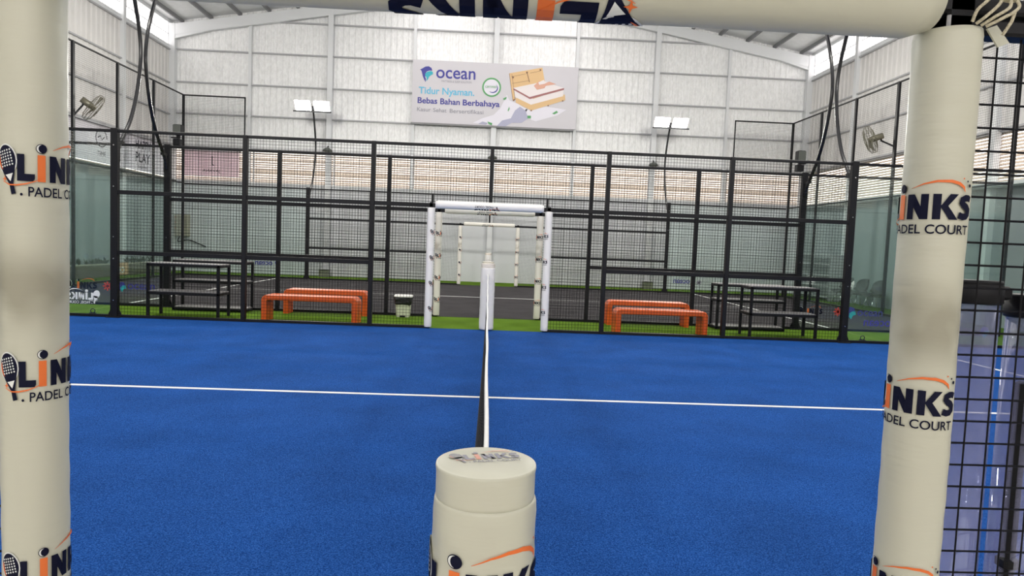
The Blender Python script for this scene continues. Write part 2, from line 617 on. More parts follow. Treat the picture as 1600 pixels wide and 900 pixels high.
def links_print(navy='navy', orange='orangep', white='whitep', simple=False, dot=True, sub=True):
    """the racket-and-letters mark, capital height 1"""
    p = Print()
    # racket, head up-left, handle down-right
    rot = math.radians(14)
    cx, cy = -0.46, 0.78
    p.ell(white, cx, cy, 0.46, 0.58, rot, 0)
    p.ell(navy, cx, cy, 0.41, 0.53, rot, 1)

    def R(x, y):
        c, s_ = math.cos(rot), math.sin(rot)
        return (cx + x * c - y * s_, cy + x * s_ + y * c)
    p.poly(navy, [R(-0.35, -0.26), R(0.35, -0.26), R(0.10, -0.90), R(-0.10, -0.90)], 1)
    p.poly(white, [R(-0.17, -0.56), R(0.17, -0.56), R(0.0, -0.84)], 2)
    p.poly(navy, [R(-0.085, -0.88), R(0.085, -0.88), R(0.095, -1.32), R(-0.095, -1.32)], 1)
    if not simple:
        for r_ in range(6):
            for c_ in range(5):
                x = -0.24 + c_ * 0.12; y = 0.32 - r_ * 0.11
                if (x / 0.36) ** 2 + (y / 0.47) ** 2 < 1:
                    q = R(x, y)
                    p.ell(white, q[0], q[1], 0.036, 0.036, 0, 2, 8)
        p.stroke(orange, [R(*a) for a in arc(0, 0, 0.35, 0.47, 150, 225, 8)], [0.01, 0.04, 0.06, 0.07, 0.07, 0.06, 0.05, 0.03, 0.01], 2)
    # L
    p.poly(navy, [(0.0, 0.0), (0.0, 1.0), (0.28, 1.0), (0.28, 0.27)], 0)
    p.poly(navy, [(0.0, 0.0), (0.28, 0.27), (0.66, 0.27), (0.66, 0.10), (0.60, 0.0)], 0)
    # i
    p.poly(orange, [(0.76, 0.0), (0.76, 1.0), (1.06, 1.0), (1.06, 0.0)], 0)
    if dot:
        p.ell(navy, 0.91, 1.24, 0.21, 0.18, 0, 0)
        p.ell(white, 0.90, 1.24, 0.175, 0.15, 0, 1)
        p.ell(navy, 0.94, 1.24, 0.145, 0.15, 0, 2)
    # N
    p.poly(navy, [(1.22, 0), (1.22, 1), (1.48, 1), (1.48, 0)], 0)
    p.poly(navy, [(1.74, 0), (1.74, 1), (2.00, 1), (2.00, 0)], 0)
    p.poly(navy, [(1.22, 1), (1.50, 1), (2.00, 0), (1.72, 0)], 0)
    # K
    p.poly(navy, [(2.14, 0), (2.14, 1), (2.41, 1), (2.41, 0)], 0)
    p.poly(navy, [(2.36, 0.46), (2.70, 1), (3.0, 1), (2.62, 0.50)], 0)
    p.poly(navy, [(2.36, 0.56), (2.60, 0.60), (3.02, 0.0), (2.70, 0.0)], 0)
    # S
    s_pts = arc(3.37, 0.72, 0.25, 0.15, 20, 180, 8) + [(3.20, 0.60)] + arc(3.37, 0.30, 0.27, 0.165, 60, -160, 10)
    s_pts = [(3.62, 0.82), (3.50, 0.87), (3.34, 0.87), (3.20, 0.80), (3.18, 0.68), (3.26, 0.59), (3.42, 0.50), (3.53, 0.40), (3.52, 0.25), (3.40, 0.15), (3.24, 0.13), (3.05, 0.19)]
    p.stroke(navy, s_pts, [0.24, 0.25, 0.26, 0.26, 0.26, 0.27, 0.28, 0.27, 0.26, 0.26, 0.26, 0.26], 0)
    # swooshes
    lo = [(-0.62, -0.02), (-0.3, -0.16), (0.0, -0.16), (0.35, -0.10), (0.7, 0.02), (1.05, 0.22)]
    p.stroke(orange, lo, [0.01, 0.05, 0.06, 0.05, 0.03, 0.01], 3)
    up_ = [(1.35, 1.22), (1.8, 1.40), (2.25, 1.50), (2.7, 1.50), (3.0, 1.42), (3.2, 1.28), (3.27, 1.10)]
    p.stroke(orange, up_, [0.01, 0.05, 0.09, 0.12, 0.12, 0.10, 0.02], 1)
    p.ell(navy, 3.52, 1.36, 0.07, 0.07, 0, 0, 12)
    p.ell(navy, 3.38, 1.52, 0.04, 0.04, 0, 0, 8)
    p.ell(orange, 3.18, 1.62, 0.035, 0.035, 0, 0, 8)
    p.poly(orange, [(-0.68, 0.05), (-0.58, 0.08), (-0.55, 0.19), (-0.52, 0.08), (-0.42, 0.05), (-0.52, 0.02), (-0.55, -0.09), (-0.58, 0.02)], 0)
    if sub:
        p.text(navy, 'PADEL COURT', 0.42, -0.56, width=3.15, cap=0.36, bold=0.012)
        p.ell(navy, 0.16, -0.50, 0.055, 0.055, 0, 0, 10)
    return p


def cyl_print(name, pr, cx, cy, z, r, cap, ucen, ang, parent, cuts=0.25, eps=0.0012, hs=1.0):
    """wrap a print round a vertical cylinder; logo unit ucen sits at angle ang (deg) from the side facing the camera"""
    base = math.atan2(CAM.x - cx, -(CAM.y - cy))

    def fn(u, v, lay):
        a = base + math.radians(ang) + (u - ucen) * hs * cap / r
        rr = r + eps + lay * 0.0004
        return (cx + rr * math.sin(a), cy - rr * math.cos(a), z + (v - 0.5) * cap)
    return put_print(name, pr, fn, parent, cuts)


def flat_print(name, pr, x, y, z, cap, parent=None, mirror=False, cuts=None, face=-1, label=None):
    s_ = -1 if mirror else 1
    return put_print(name, pr, lambda u, v, lay: (x + s_ * u * cap, y + face * (0.001 + lay * 0.0008), z + v * cap), parent, cuts, label)


# ================================================================== SETTING
# floors
mb = MB().box(XL - 0.3, XR + 0.3, YO, YB + 0.3, -0.30, -0.02)
struct('floor', mb, 'concrete')
mb = MB()
for (x0, x1, y0, y1) in ((XL, -10.0, Y1N, Y2F), (10.0, XR, Y1N, Y2F), (-10, 10, Y1F, Y2N), (XL, XR, Y2F, YB)):
    mb.box(x0, x1, y0, y1, -0.02, 0.0)
struct('green_turf_floor', mb, 'green')
struct('walkway_floor', MB().box(XL, XR, YO, Y1N, -0.02, 0.0), 'walk')
blue = struct('blue_turf_floor', MB().box(-10, 10, Y1N, Y1F, -0.02, 0.002), 'blue')
darkf = struct('charcoal_turf_floor', MB().box(-10, 10, Y2N, Y2F, -0.02, 0.002), 'dark')
for par, y0, y1, z in ((blue, Y1N, Y1F, 0.002), (darkf, Y2N, Y2F, 0.002)):
    ym = (y0 + y1) / 2 - 0.06
    MB().box(-7.1, 7.1, ym - 0.025, ym + 0.025, z - 0.001, z + 0.004).build('centre_line', 'line', par)
    for s_ in (-1, 1):
        MB().box(s_ * 6.9 - 0.025, s_ * 6.9 + 0.025, y0 + 0.03, y1 - 0.03, z - 0.001, z + 0.0045).build('service_line', 'line', par)

# back wall: ribbed foil cladding above, plain panels below, louvre band between
LZ0, LZ1 = 3.24, 4.42


def rib_sheet(mb, a0, a1, depth, pitch, fn, ztop, z0):
    """vertical trapezoid ribs from a0 to a1; fn(a, d, z) -> point; ztop(a)"""
    prof = []
    a = a0
    while a < a1:
        for da, d in ((0, 0), (0.45 * pitch, 0), (0.58 * pitch, depth), (0.87 * pitch, depth)):
            if a + da <= a1:
                prof.append((a + da, d))
        a += pitch
    prof.append((a1, 0))
    vs = []; fs = []
    for a, d in prof:
        vs.append(fn(a, d, z0)); vs.append(fn(a, d, ztop(a)))
    for i in range(len(prof) - 1):
        fs.append((2 * i, 2 * i + 2, 2 * i + 3, 2 * i + 1))
    mb.add(vs, fs)


def roof_z(x):
    return EAVE + 0.10 + SL * (11.45 - abs(x))


mb = MB()
rib_sheet(mb, XL, XR, 0.018, 0.21, lambda a, d, z: (a, YB - d, z), roof_z, LZ1)
mb.box(XL, XR, YB + 0.02, YB + 0.05, LZ1, EAVE)
wall_back = struct('wall_back', mb, 'foil')
struct('wall_back_lower', MB().box(XL, XR, YB, YB + 0.08, 0, LZ0), 'lowwall')
WZ0, WZ1 = 7.87, 8.62
for nm, X, sg in (('left', XL, -1), ('right', XR, 1)):
    mb = MB()
    rib_sheet(mb, YO, YB, 0.03, 0.24, lambda a, d, z: (X - sg * d, a, z), lambda a: WZ0, LZ1)
    mb.box(min(X + sg * 0.02, X + sg * .05), max(X + sg * 0.02, X + sg * .05), YO, YB, LZ1, WZ0)
    struct('wall_' + nm, mb, 'sheet')
    a, b = sorted((X, X + sg * 0.08))
    struct('wall_%s_lower' % nm, MB().box(a, b, YO, YB, 0, LZ0), 'sidewall')

# unseen wall behind the camera; the opening above is added as frontal fill light
mb = MB().box(XL, XR, YO - 0.1, YO, 0, 4.4)
struct('wall_front', mb, 'sheet')

# louvre bands (tan slats with daylight between)
def louvre(n, fn, a0, a1, nb):
    root = None
    mb = MB()
    k = 0
    z = LZ0 + 0.05
    while z < LZ1 - 0.04:
        t = 0.004
        hz = 0.0335; dy = 0.04
        q = [fn(a0, dy, z + hz), fn(a1, dy, z + hz), fn(a1, -dy * 0.2, z - hz), fn(a0, -dy * 0.2, z - hz)]
        q2 = [(p[0], p[1], p[2] - t) for p in q]
        mb.add(q + q2, [(0, 1, 2, 3), (7, 6, 5, 4), (0, 4, 5, 1), (2, 6, 7, 3)])
        z += 0.077
    o = struct('window_%d' % n, mb, 'slat')
    fb = MB()
    for zz in (LZ0, LZ1):
        p0 = fn(a0, 0.06, zz - 0.03); p1 = fn(a1, -0.06, zz + 0.03)
        fb.box(min(p0[0], p1[0]), max(p0[0], p1[0]), min(p0[1], p1[1]), max(p0[1], p1[1]), min(p0[2], p1[2]), max(p0[2], p1[2]))
    for i in range(nb + 1):
        a = a0 + (a1 - a0) * i / nb
        p0 = fn(a - 0.03, 0.05, LZ0); p1 = fn(a + 0.03, 0.0, LZ1)
        fb.box(min(p0[0], p1[0]), max(p0[0], p1[0]), min(p0[1], p1[1]), max(p0[1], p1[1]), LZ0, LZ1)
    fb.build('window_frame', 'steel', o)
    return o


louvre(1, lambda a, d, z: (a, YB + 0.05 + d, z), XL + 0.05, XR - 0.05, 8)
louvre(2, lambda a, d, z: (XL - 0.05 - d, a, z), YO, YB - 0.1, 12)
louvre(3, lambda a, d, z: (XR + 0.05 + d, a, z), YO, YB - 0.1, 12)

# eave openings with guard bars
for n, X in ((4, XL), (5, XR)):
    mb = MB()
    mb.box(X - 0.05, X + 0.05, YO, YB, WZ0 - 0.10, WZ0 + 0.02)
    mb.box(X - 0.05, X + 0.05, YO, YB, WZ1, WZ1 + 0.12)
    mb.box(X - 0.02, X + 0.02, YO, YB, (WZ0 + WZ1) / 2 - 0.01, (WZ0 + WZ1) / 2 + 0.01)
    o = struct('window_%d' % n, mb, 'steel')
    g = MB()
    y = 8.0
    while y < YB:
        g.box(X - 0.006, X + 0.006, y - 0.006, y + 0.006, WZ0, WZ1)
        y += 0.16
    g.build('guard_bar', 'girt', o)['kind'] = 'stuff'

# roof
mb = MB()
ADDED_SKYLIGHT = (1.2, 3.2)      # unseen openings beside the ridge, added so daylight brightens the upper back wall
for s_ in (-1, 1):
    X1 = (XR + 0.6) if s_ > 0 else (XL - 0.6)
    for (xa, xb, ya, yb_) in ((0, s_ * ADDED_SKYLIGHT[0], YO, YB + 0.3), (s_ * ADDED_SKYLIGHT[1], X1, YO, YB + 0.3), (s_ * ADDED_SKYLIGHT[0], s_ * ADDED_SKYLIGHT[1], YO, 2.0), (s_ * ADDED_SKYLIGHT[0], s_ * ADDED_SKYLIGHT[1], YB - 0.6, YB + 0.3)):
        vs = []
        for x in (xa, xb):
            for y in (ya, yb_):
                for dz in (0, 0.05):
                    vs.append((x, y, roof_z(x) + dz))
        mb.add(vs, [(0, 2, 6, 4), (1, 5, 7, 3), (0, 1, 3, 2), (4, 6, 7, 5), (0, 4, 5, 1), (2, 3, 7, 6)])
struct('ceiling', mb, 'roof')
tn = 1
for x in [k + 0.03 for k in range(-11, 12) if k != 0]:
    z = roof_z(x)
    struct('trim_%d' % tn, MB().box(x - 0.03, x + 0.03, YO, YB - 0.02, z - 0.14, z - 0.005), 'purlin'); tn += 1
for y in (YB - 0.15, 17.4, 11.4, 5.4, -0.6, -6.6):
    mb = MB()
    for s_, X1 in ((-1, XL), (1, XR)):
        vs = []
        for x, h in ((0, 0.34), (X1, 0.38)):
            for yy in (y - 0.07, y + 0.07):
                vs += [(x, yy, roof_z(x) - 0.15 - h), (x, yy, roof_z(x) - 0.15)]
        mb.add(vs, [(0, 4, 5, 1), (2, 3, 7, 6), (0, 2, 6, 4), (1, 5, 7, 3), (4, 6, 7, 5)])
        # haunch at the corner
        hx = X1 - (1.4 if s_ > 0 else -1.4)
        vs = [(X1, y - 0.06, 8.05), (X1, y + 0.06, 8.05), (X1, y - 0.06, 8.22), (X1, y + 0.06, 8.22), (hx, y - 0.06, 8.44), (hx, y + 0.06, 8.44)]
        mb.add(vs, [(0, 4, 2), (1, 3, 5), (0, 1, 5, 4)])
    struct('trim_%d' % tn, mb, 'steel'); tn += 1
# frame columns and girts
for x in (-5.80, 0.02, 5.80):
    mb = MB().box(x - 0.09, x + 0.09, YB - 0.24, YB - 0.225, 0, roof_z(x) - 0.2).box(x - 0.09, x + 0.09, YB - 0.075, YB - 0.06, 0, roof_z(x) - 0.2)
    mb.box(x - 0.008, x + 0.008, YB - 0.225, YB - 0.075, 0, roof_z(x) - 0.2)
    struct('trim_%d' % tn, mb, 'steel'); tn += 1
for x in (-8.62, -2.86, 2.93, 8.45):
    struct('trim_%d' % tn, MB().box(x - 0.05, x + 0.05, YB - 0.14, YB - 0.03, LZ0, roof_z(x) - 0.25), 'steel'); tn += 1
for z in (LZ1 + 0.02, 5.58, 6.66, 7.78, 8.88):
    half = 11.45 if z < 8.5 else (11.45 - (z - 8.3) / SL)
    struct('trim_%d' % tn, MB().box(max(XL, -half), min(XR, half), YB - 0.10, YB - 0.02, z - 0.02, z + 0.025), 'girt'); tn += 1
for X, s_ in ((XL, 1), (XR, -1)):
    for y in (YB - 0.12, 20.3, 17.2, 14.1, 11.0, 7.9, 4.8, 1.7, -1.4, -4.5):
        a, b = sorted((X, X + s_ * (0.22 if y > 23 else 0.14)))
        struct('trim_%d' % tn, MB().box(a, b, y - (0.11 if y > 23 else 0.07), y + (0.11 if y > 23 else 0.07), 0, WZ1), 'steel'); tn += 1
    for z in (LZ1 + 0.02, 5.5, 6.58, 7.72):
        a, b = sorted((X + s_ * 0.03, X + s_ * 0.09))
        struct('trim_%d' % tn, MB().box(a, b, YO, YB - 0.05, z - 0.02, z + 0.025), 'girt'); tn += 1


# ================================================================== FENCES
def wires(mb, fn, a0, a1, z0, z1, p=0.05, r=0.0024):
    n = max(1, round((a1 - a0) / p))
    for i in range(n + 1):
        a = a0 + (a1 - a0) * i / n
        vs = []
        for z in (z0, z1):
            for da, dd in ((-r, 0), (0, -r), (r, 0), (0, r)):
                vs.append(fn(a + da, dd, z))
        mb.add(vs, [(0, 1, 5, 4), (1, 2, 6, 5), (2, 3, 7, 6), (3, 0, 4, 7)])
    n = max(1, round((z1 - z0) / p))
    for i in range(n + 1):
        z = z0 + (z1 - z0) * i / n
        vs = []
        for a in (a0, a1):
            for dz, dd in ((-r, 0), (0, -r), (r, 0), (0, r)):
                vs.append(fn(a, dd + 2 * r, z + dz))
        mb.add(vs, [(0, 1, 5, 4), (1, 2, 6, 5), (2, 3, 7, 6), (3, 0, 4, 7)])


def fence(y, side, label, lean, rz=(1.98, 2.045)):
    """side: +1 far side of a court, -1 near side. Mesh from -6 to 6, gate in the middle"""
    t = thing('court_fence', label, 'fence', (0, y, 0))
    fx = lambda a, d, z: (a, y + d, z)
    for x in NET_POSTS_X:
        w = 0.055 if abs(x) == 6 else 0.035
        mb = MB().cbox(x - w, x + w, y - 0.045, y + 0.045, 0, 3.02 if abs(x) == 6 else 3.0)
        if abs(x) == 6:
            mb.cbox(x - 0.11, x + 0.11, y - 0.09, y + 0.09, 0, 0.015, 0.003)
            for s_ in (-1, 1):   # foot gussets
                mb.add([(x + s_ * w, y - 0.01, 0.015), (x + s_ * (w + 0.06), y - 0.01, 0.015), (x + s_ * w, y - 0.01, 0.16),
                        (x + s_ * w, y + 0.01, 0.015), (x + s_ * (w + 0.06), y + 0.01, 0.015), (x + s_ * w, y + 0.01, 0.16)],
                       [(0, 1, 2), (5, 4, 3), (0, 3, 4, 1), (1, 4, 5, 2)])
        mb.build('post', 'black', t)
        if abs(x) == 6:
            for z in (0.28, 0.95, 1.3, 2.1, 2.75):
                MB().tube([(x, y - 0.045, z), (x, y - 0.052, z)], 0.009, 8).build('bolt', 'chrome', t)
    # centre post above the gate
    MB().cbox(-0.03, 0.03, y - 0.03, y + 0.03, 2.06, 3.0).build('post', 'black', t)
    for s_ in (-1, 1):
        MB().cbox(s_ * GX - 0.03, s_ * GX + 0.03, y - 0.03, y + 0.03, 0, 2.06).build('gate_post', 'black', t)
    MB().cbox(-10.0, 10.0, y - 0.022, y + 0.022, 2.955, 3.0).build('top_rail', 'black', t)
    MB().cbox(-6, 6, y - 0.03, y + 0.03, rz[0], rz[1]).build('middle_rail', 'black', t)
    if y < 1:
        for a0, a1 in ((-6, -GX), (GX, 6)):
            MB().cbox(a0, a1, y - 0.022, y + 0.03, rz[0] - 0.040, rz[0] - 0.006).build('gate_rail', 'black', t)
    for a0, a1 in ((-6, -1.91), (1.91, 6)):
        MB().cbox(a0, a1, y - 0.03, y + 0.03, 1.015, 1.08).build('lower_rail', 'black', t)
    for a0, a1 in ((-10, -GX), (GX, 10)):
        MB().cbox(a0, a1, y - 0.03, y + 0.03, 0.0, 0.045, 0.004).build('base_rail', 'black', t)
    bays = [(-5.95, -3.98), (-3.92, -1.94), (-1.88, -GX), (GX, 1.88), (1.94, 3.92), (3.98, 5.95)]
    for a0, a1 in bays:
        mb = MB()
        wires(mb, fx, a0, a1, 0.04, rz[0] + 0.02)
        wires(mb, fx, a0, a1, rz[1] - 0.02, 2.97)
        mb.build('mesh_panel', 'wire', t)
    for a0, a1 in ((-GX, -0.02), (0.02, GX)):
        mb = MB()
        wires(mb, fx, a0, a1, rz[1] - 0.02, 2.97)
        mb.build('mesh_panel', 'wire', t)
    return t


F1 = fence(Y1F, 1, 'black mesh fence along the far edge of the blue court, centre gate with white pads', 1)
F2 = fence(Y2N, -1, 'black mesh fence beyond the orange benches, where the charcoal court begins', -1)
F3 = fence(Y2F, 1, 'thin-looking black mesh fence on the far side of the charcoal court, before the back wall', 1)
F0 = fence(Y1N, -1, 'black mesh fence behind the big white gate pads, close wires beside the right pad', -1, (1.957, 1.990))
# taller frames at the corners of the far fence
for s_ in (-1, 1):
    a0, a1 = sorted((s_ * 10.1, s_ * 8.07))
    mb = MB().cbox(a0, a0 + 0.04, Y2F - 0.02, Y2F + 0.02, 3.0, 5.85).cbox(a1 - 0.04, a1, Y2F - 0.02, Y2F + 0.02, 3.0, 5.85)
    mb.cbox(a0, a1, Y2F - 0.02, Y2F + 0.02, 5.81, 5.85)
    mb.build('corner_frame', 'black', F3)
    mb = MB()
    wires(mb, lambda a, d, z: (a, Y2F + d, z), a0 + 0.04, a1 - 0.04, 3.0, 5.8)
    mb.build('mesh_panel', 'wire', F3)


for y, t_ in ((Y1F, F1), (Y2N, F2), (Y2F, F3), (Y1N, F0)):
    for s_ in (-1, 1):
        for k in (0, 1):
            a = 6.06 + k * 1.97
            x0, x1 = sorted((s_ * a, s_ * (a + 1.96)))
            MB().box(x0, x1, y - 0.006, y + 0.006, 0.045, 2.95).build('glass_panel', 'glass', t_)

# end fences of both courts: glass below, tall mesh above
for (y0, y1, cn) in ((Y2N, Y2F, 'charcoal'), (Y1N, Y1F, 'blue')):
    for s_, sd in ((-1, 'left'), (1, 'right')):
        X = s_ * 10.06
        t = thing('end_fence', 'tall black frame with mesh above glass at the %s end of the %s court' % (sd, cn), 'fence', (X, y0, 0))
        n = 5
        mbp = []
        for i in range(n + 1):
            y = y0 + (y1 - y0) * i / n
            MB().cbox(X - 0.03, X + 0.03, y - 0.04, y + 0.04, 0, 5.85).build('post', 'black', t)
        MB().cbox(X - 0.02, X + 0.02, y0, y1, 5.81, 5.85).build('top_rail', 'black', t)
        MB().cbox(X - 0.02, X + 0.02, y0, y1, 2.98, 3.02).build('middle_rail', 'black', t)
        MB().cbox(X - 0.03, X + 0.03, y0, y1, 0.0, 0.05).build('base_rail', 'black', t)
        for i in range(n):
            a0 = y0 + (y1 - y0) * i / n + 0.04; a1 = y0 + (y1 - y0) * (i + 1) / n - 0.04
            mb = MB()
            wires(mb, lambda a, d, z: (X + d, a, z), a0, a1, 3.02, 5.81, 0.05, 0.0018)
            mb.build('mesh_panel', 'wire', t)
            g = MB().box(X - 0.006, X + 0.006, a0, a1, 0.05, 2.98).build('glass_pane', 'glass', t)

# small shackles on the turf behind the far glass
for x in (-6.43, 6.42):
    pts = [(x + 0.035 * math.cos(a), Y1F + 0.14, 0.075 + 0.035 * math.sin(a)) for a in [2 * PI * i / 16 for i in range(17)]]
    mb = MB().tube(pts, 0.008, 6)
    mb.box(x - 0.04, x + 0.04, Y1F + 0.11, Y1F + 0.17, 0.0, 0.045)
    tag(mb.build('ground_anchor', 'black'), 'small black ring anchor on the green turf behind the %s glass of the far fence' % ('left' if x < 0 else 'right'), 'anchor')


# ================================================================== GATES (padded)
def post_pad(x, y, ang, label, material, z0=0.02, z1=1.95, r=0.073, lz=(1.55, 1.135, 0.72, 0.305), cap=0.053, hs=1.0):
    prof = [(r * 0.55, z0), (r * 0.95, z0 + 0.004), (r, z0 + 0.02)]
    n = 40
    for i in range(1, n):
        prof.append((r, z0 + 0.02 + (z1 - z0 - 0.05) * i / n))
    prof += [(r, z1 - 0.028), (r * 0.985, z1 - 0.025), (r * 1.0, z1 - 0.018), (r * 0.97, z1 - 0.004), (r * 0.6, z1), (0.031, z1)]
    ph = x * 7 + y

    def wob(a, z):
        return 0.0009 * math.sin(3 * a + z * 9 + ph) + 0.0006 * math.sin(z * 70 + ph + math.sin(2 * a))
    t = thing('post_pad', label, 'post pad', (x, y, 0))
    MB().lathe(prof, x, y, 48, wob=wob).build('pad_cover', material, t)
    simple = y > 5
    pr = links_print(simple=y > 15)
    for z in lz:
        cyl_print('logo_print', pr, x, y, z, r + 0.0015, cap, 0.9, ang, t, hs=hs)
    return t


def beam_pad(x0, x1, y, z, r, label, material, icx, cap, psi0, sag=0.0):
    t = thing('beam_pad', label, 'beam pad', ((x0 + x1) / 2, y, z))
    n = 40
    pts = []; rs = []
    for i in range(n + 1):
        u = i / n
        x = x0 + (x1 - x0) * u
        e = min(u, 1 - u) * (x1 - x0)
        pts.append((x, y, z - sag * 4 * u * (1 - u)))
        rs.append(r if e > 0.02 else r * (0.80 + 0.20 * math.sqrt(max(0, e / 0.02))))
    MB().tube(pts, rs, 40).build('pad_cover', material, t)
    pr = links_print(simple=y > 15)

    def fn(u, v, lay):
        # turned upside down: letters read from the other side of the gate
        x = icx - (u - 0.9) * cap
        uu = (x - x0) / (x1 - x0)
        zz = z - sag * 4 * uu * (1 - uu)
        a = math.radians(psi0) - v * cap / r
        rr = r + 0.002 + lay * 0.0004
        return (x, y - rr * math.cos(a), zz + rr * math.sin(a))
    put_print('logo_print', pr, fn, t, 0.2)
    return t


GY = Y1N
beam_pad(-0.93, 0.888, GY - 0.03, 1.977, 0.076, 'thick white padded beam across the top of the picture, printed upside down', 'padplain', 0.085, 0.115, -48)
post_pad(-0.957, GY, 11, 'big white padded gate post, left edge of the picture, beside the camera', 'pad', z1=2.0, r=0.0605, hs=0.84)
post_pad(0.951, GY, -61, 'big white padded gate post, right side of the picture, below the cream rope', 'pad', z1=1.925, r=0.065, hs=1.04)
post_pad(-GX, Y1F, 74, 'bright white padded gate post, left jamb of the gate on the blue court edge', 'padwhite', r=0.062, z1=1.975, lz=(1.58, 1.16, 0.745, 0.33), cap=0.05)
post_pad(GX, Y1F, -118, 'bright white padded gate post, right jamb of the gate on the blue court edge', 'padwhite', r=0.062, z1=1.985, lz=(1.58, 1.16, 0.745, 0.33), cap=0.05)
beam_pad(-0.89, 0.87, Y1F - 0.03, 2.025, 0.066, 'bright white padded beam over the gate on the blue court edge', 'padwhite', -0.0, 0.095, -44)
post_pad(-GX, Y2N, 34, 'cream padded gate post, left jamb of the gate behind the green strip', 'padcream', r=0.062, z1=1.98, lz=(1.58, 1.16, 0.745, 0.33), cap=0.055)
post_pad(GX, Y2N, -68, 'cream padded gate post, right jamb of the gate behind the green strip', 'padcream', r=0.062, z1=1.98, lz=(1.58, 1.16, 0.745, 0.33), cap=0.055)
beam_pad(-0.85, 0.85, Y2N - 0.03, 2.02, 0.062, 'cream padded beam over the gate behind the green strip', 'padcream', 0.0, 0.09, -44)
post_pad(-GX, Y2F, 66, 'small distant cream padded post, left jamb of the farthest gate', 'padcream', r=0.062, z1=1.98, lz=(1.58, 1.16, 0.745, 0.33), cap=0.055)
post_pad(GX, Y2F, -66, 'small distant cream padded post, right jamb of the farthest gate', 'padcream', r=0.062, z1=1.98, lz=(1.58, 1.16, 0.745, 0.33), cap=0.055)
beam_pad(-0.85, 0.85, Y2F - 0.03, 2.04, 0.062, 'small distant cream padded beam over the farthest gate', 'padcream', 0.0, 0.09, -44)

# rope knotted at the right end of the near beam
mb = MB()
kz = 1.978
kx = 1.025
ky = GY - 0.06
loops = [
    [(kx - 0.035, ky, kz + 0.01), (kx - 0.06, ky - 0.005, kz - 0.02), (kx - 0.078, ky, kz - 0.045), (kx - 0.08, ky + 0.01, kz - 0.075)],
    [(kx - 0.02, ky, kz + 0.005), (kx - 0.035, ky - 0.012, kz - 0.03), (kx - 0.06, ky - 0.005, kz - 0.065), (kx - 0.07, ky + 0.01, kz - 0.08)],
    [(kx + 0.0, ky, kz + 0.0), (kx - 0.012, ky - 0.014, kz - 0.04), (kx - 0.04, ky - 0.008, kz - 0.066), (kx - 0.058, ky + 0.01, kz - 0.085)],
    [(kx + 0.0, ky, kz + 0.005), (kx + 0.012, ky - 0.012, kz - 0.03), (kx - 0.0, ky - 0.015, kz - 0.052), (kx - 0.03, ky - 0.01, kz - 0.075), (kx - 0.05, ky + 0.005, kz - 0.09)],
    [(kx + 0.005, ky - 0.01, kz - 0.05), (kx - 0.002, ky - 0.01, kz - 0.08), (kx - 0.012, ky, kz - 0.115)],
    [(kx - 0.05, ky, kz + 0.0), (kx - 0.02, ky - 0.02, kz + 0.02), (kx + 0.01, ky - 0.015, kz + 0.005), (kx + 0.02, ky, kz - 0.01), (kx, ky + 0.015, kz - 0.005), (kx - 0.03, ky + 0.01, kz + 0.015), (kx - 0.01, ky - 0.012, kz + 0.04), (kx + 0.01, ky - 0.005, kz + 0.07)],
    [(kx - 0.03, ky + 0.005, kz - 0.005), (kx - 0.005, ky - 0.018, kz + 0.01), (kx + 0.012, ky - 0.01, kz + 0.03), (kx - 0.005, ky, kz + 0.05), (kx - 0.02, ky - 0.01, kz + 0.02)],
]
for l in loops:
    l = [(kx + (a - kx) * 0.85, b - 0.015, kz + (c - kz) * 0.68) for a, b, c in l]
    mb.tube(smooth_path(l, 8), 0.0033, 8)
tag(mb.build('rope', 'rope'), 'cream cord knotted round the rail at the top right of the near gate', 'rope')
# pointed flap of the pad cover under the rope
# (belongs to the right pad)
rp = [o for o in bpy.data.objects if o.name.startswith('post_pad') and abs(o.location.x - 0.951) < 1e-4 and o.location.y < 1][0]
mb = MB()
fz = 1.9
mb.add([(1.0, GY - 0.05, fz + 0.02), (1.03, GY - 0.045, fz - 0.015), (1.065, GY - 0.03, fz + 0.0), (1.035, GY - 0.03, fz + 0.035),
        (1.0, GY - 0.046, fz + 0.02), (1.03, GY - 0.041, fz - 0.015), (1.065, GY - 0.026, fz + 0.0), (1.035, GY - 0.026, fz + 0.035)],
       [(0, 1, 2, 3), (7, 6, 5, 4), (0, 4, 5, 1), (1, 5, 6, 2), (2, 6, 7, 3), (3, 7, 4, 0)])
mb.build('cover_flap', 'padplain', rp)
mb = MB().cbox(0.93, 0.985, GY - 0.03, GY + 0.03, 1.9, 1.955, 0.004)
mb.build('post_stub', 'girt', rp)


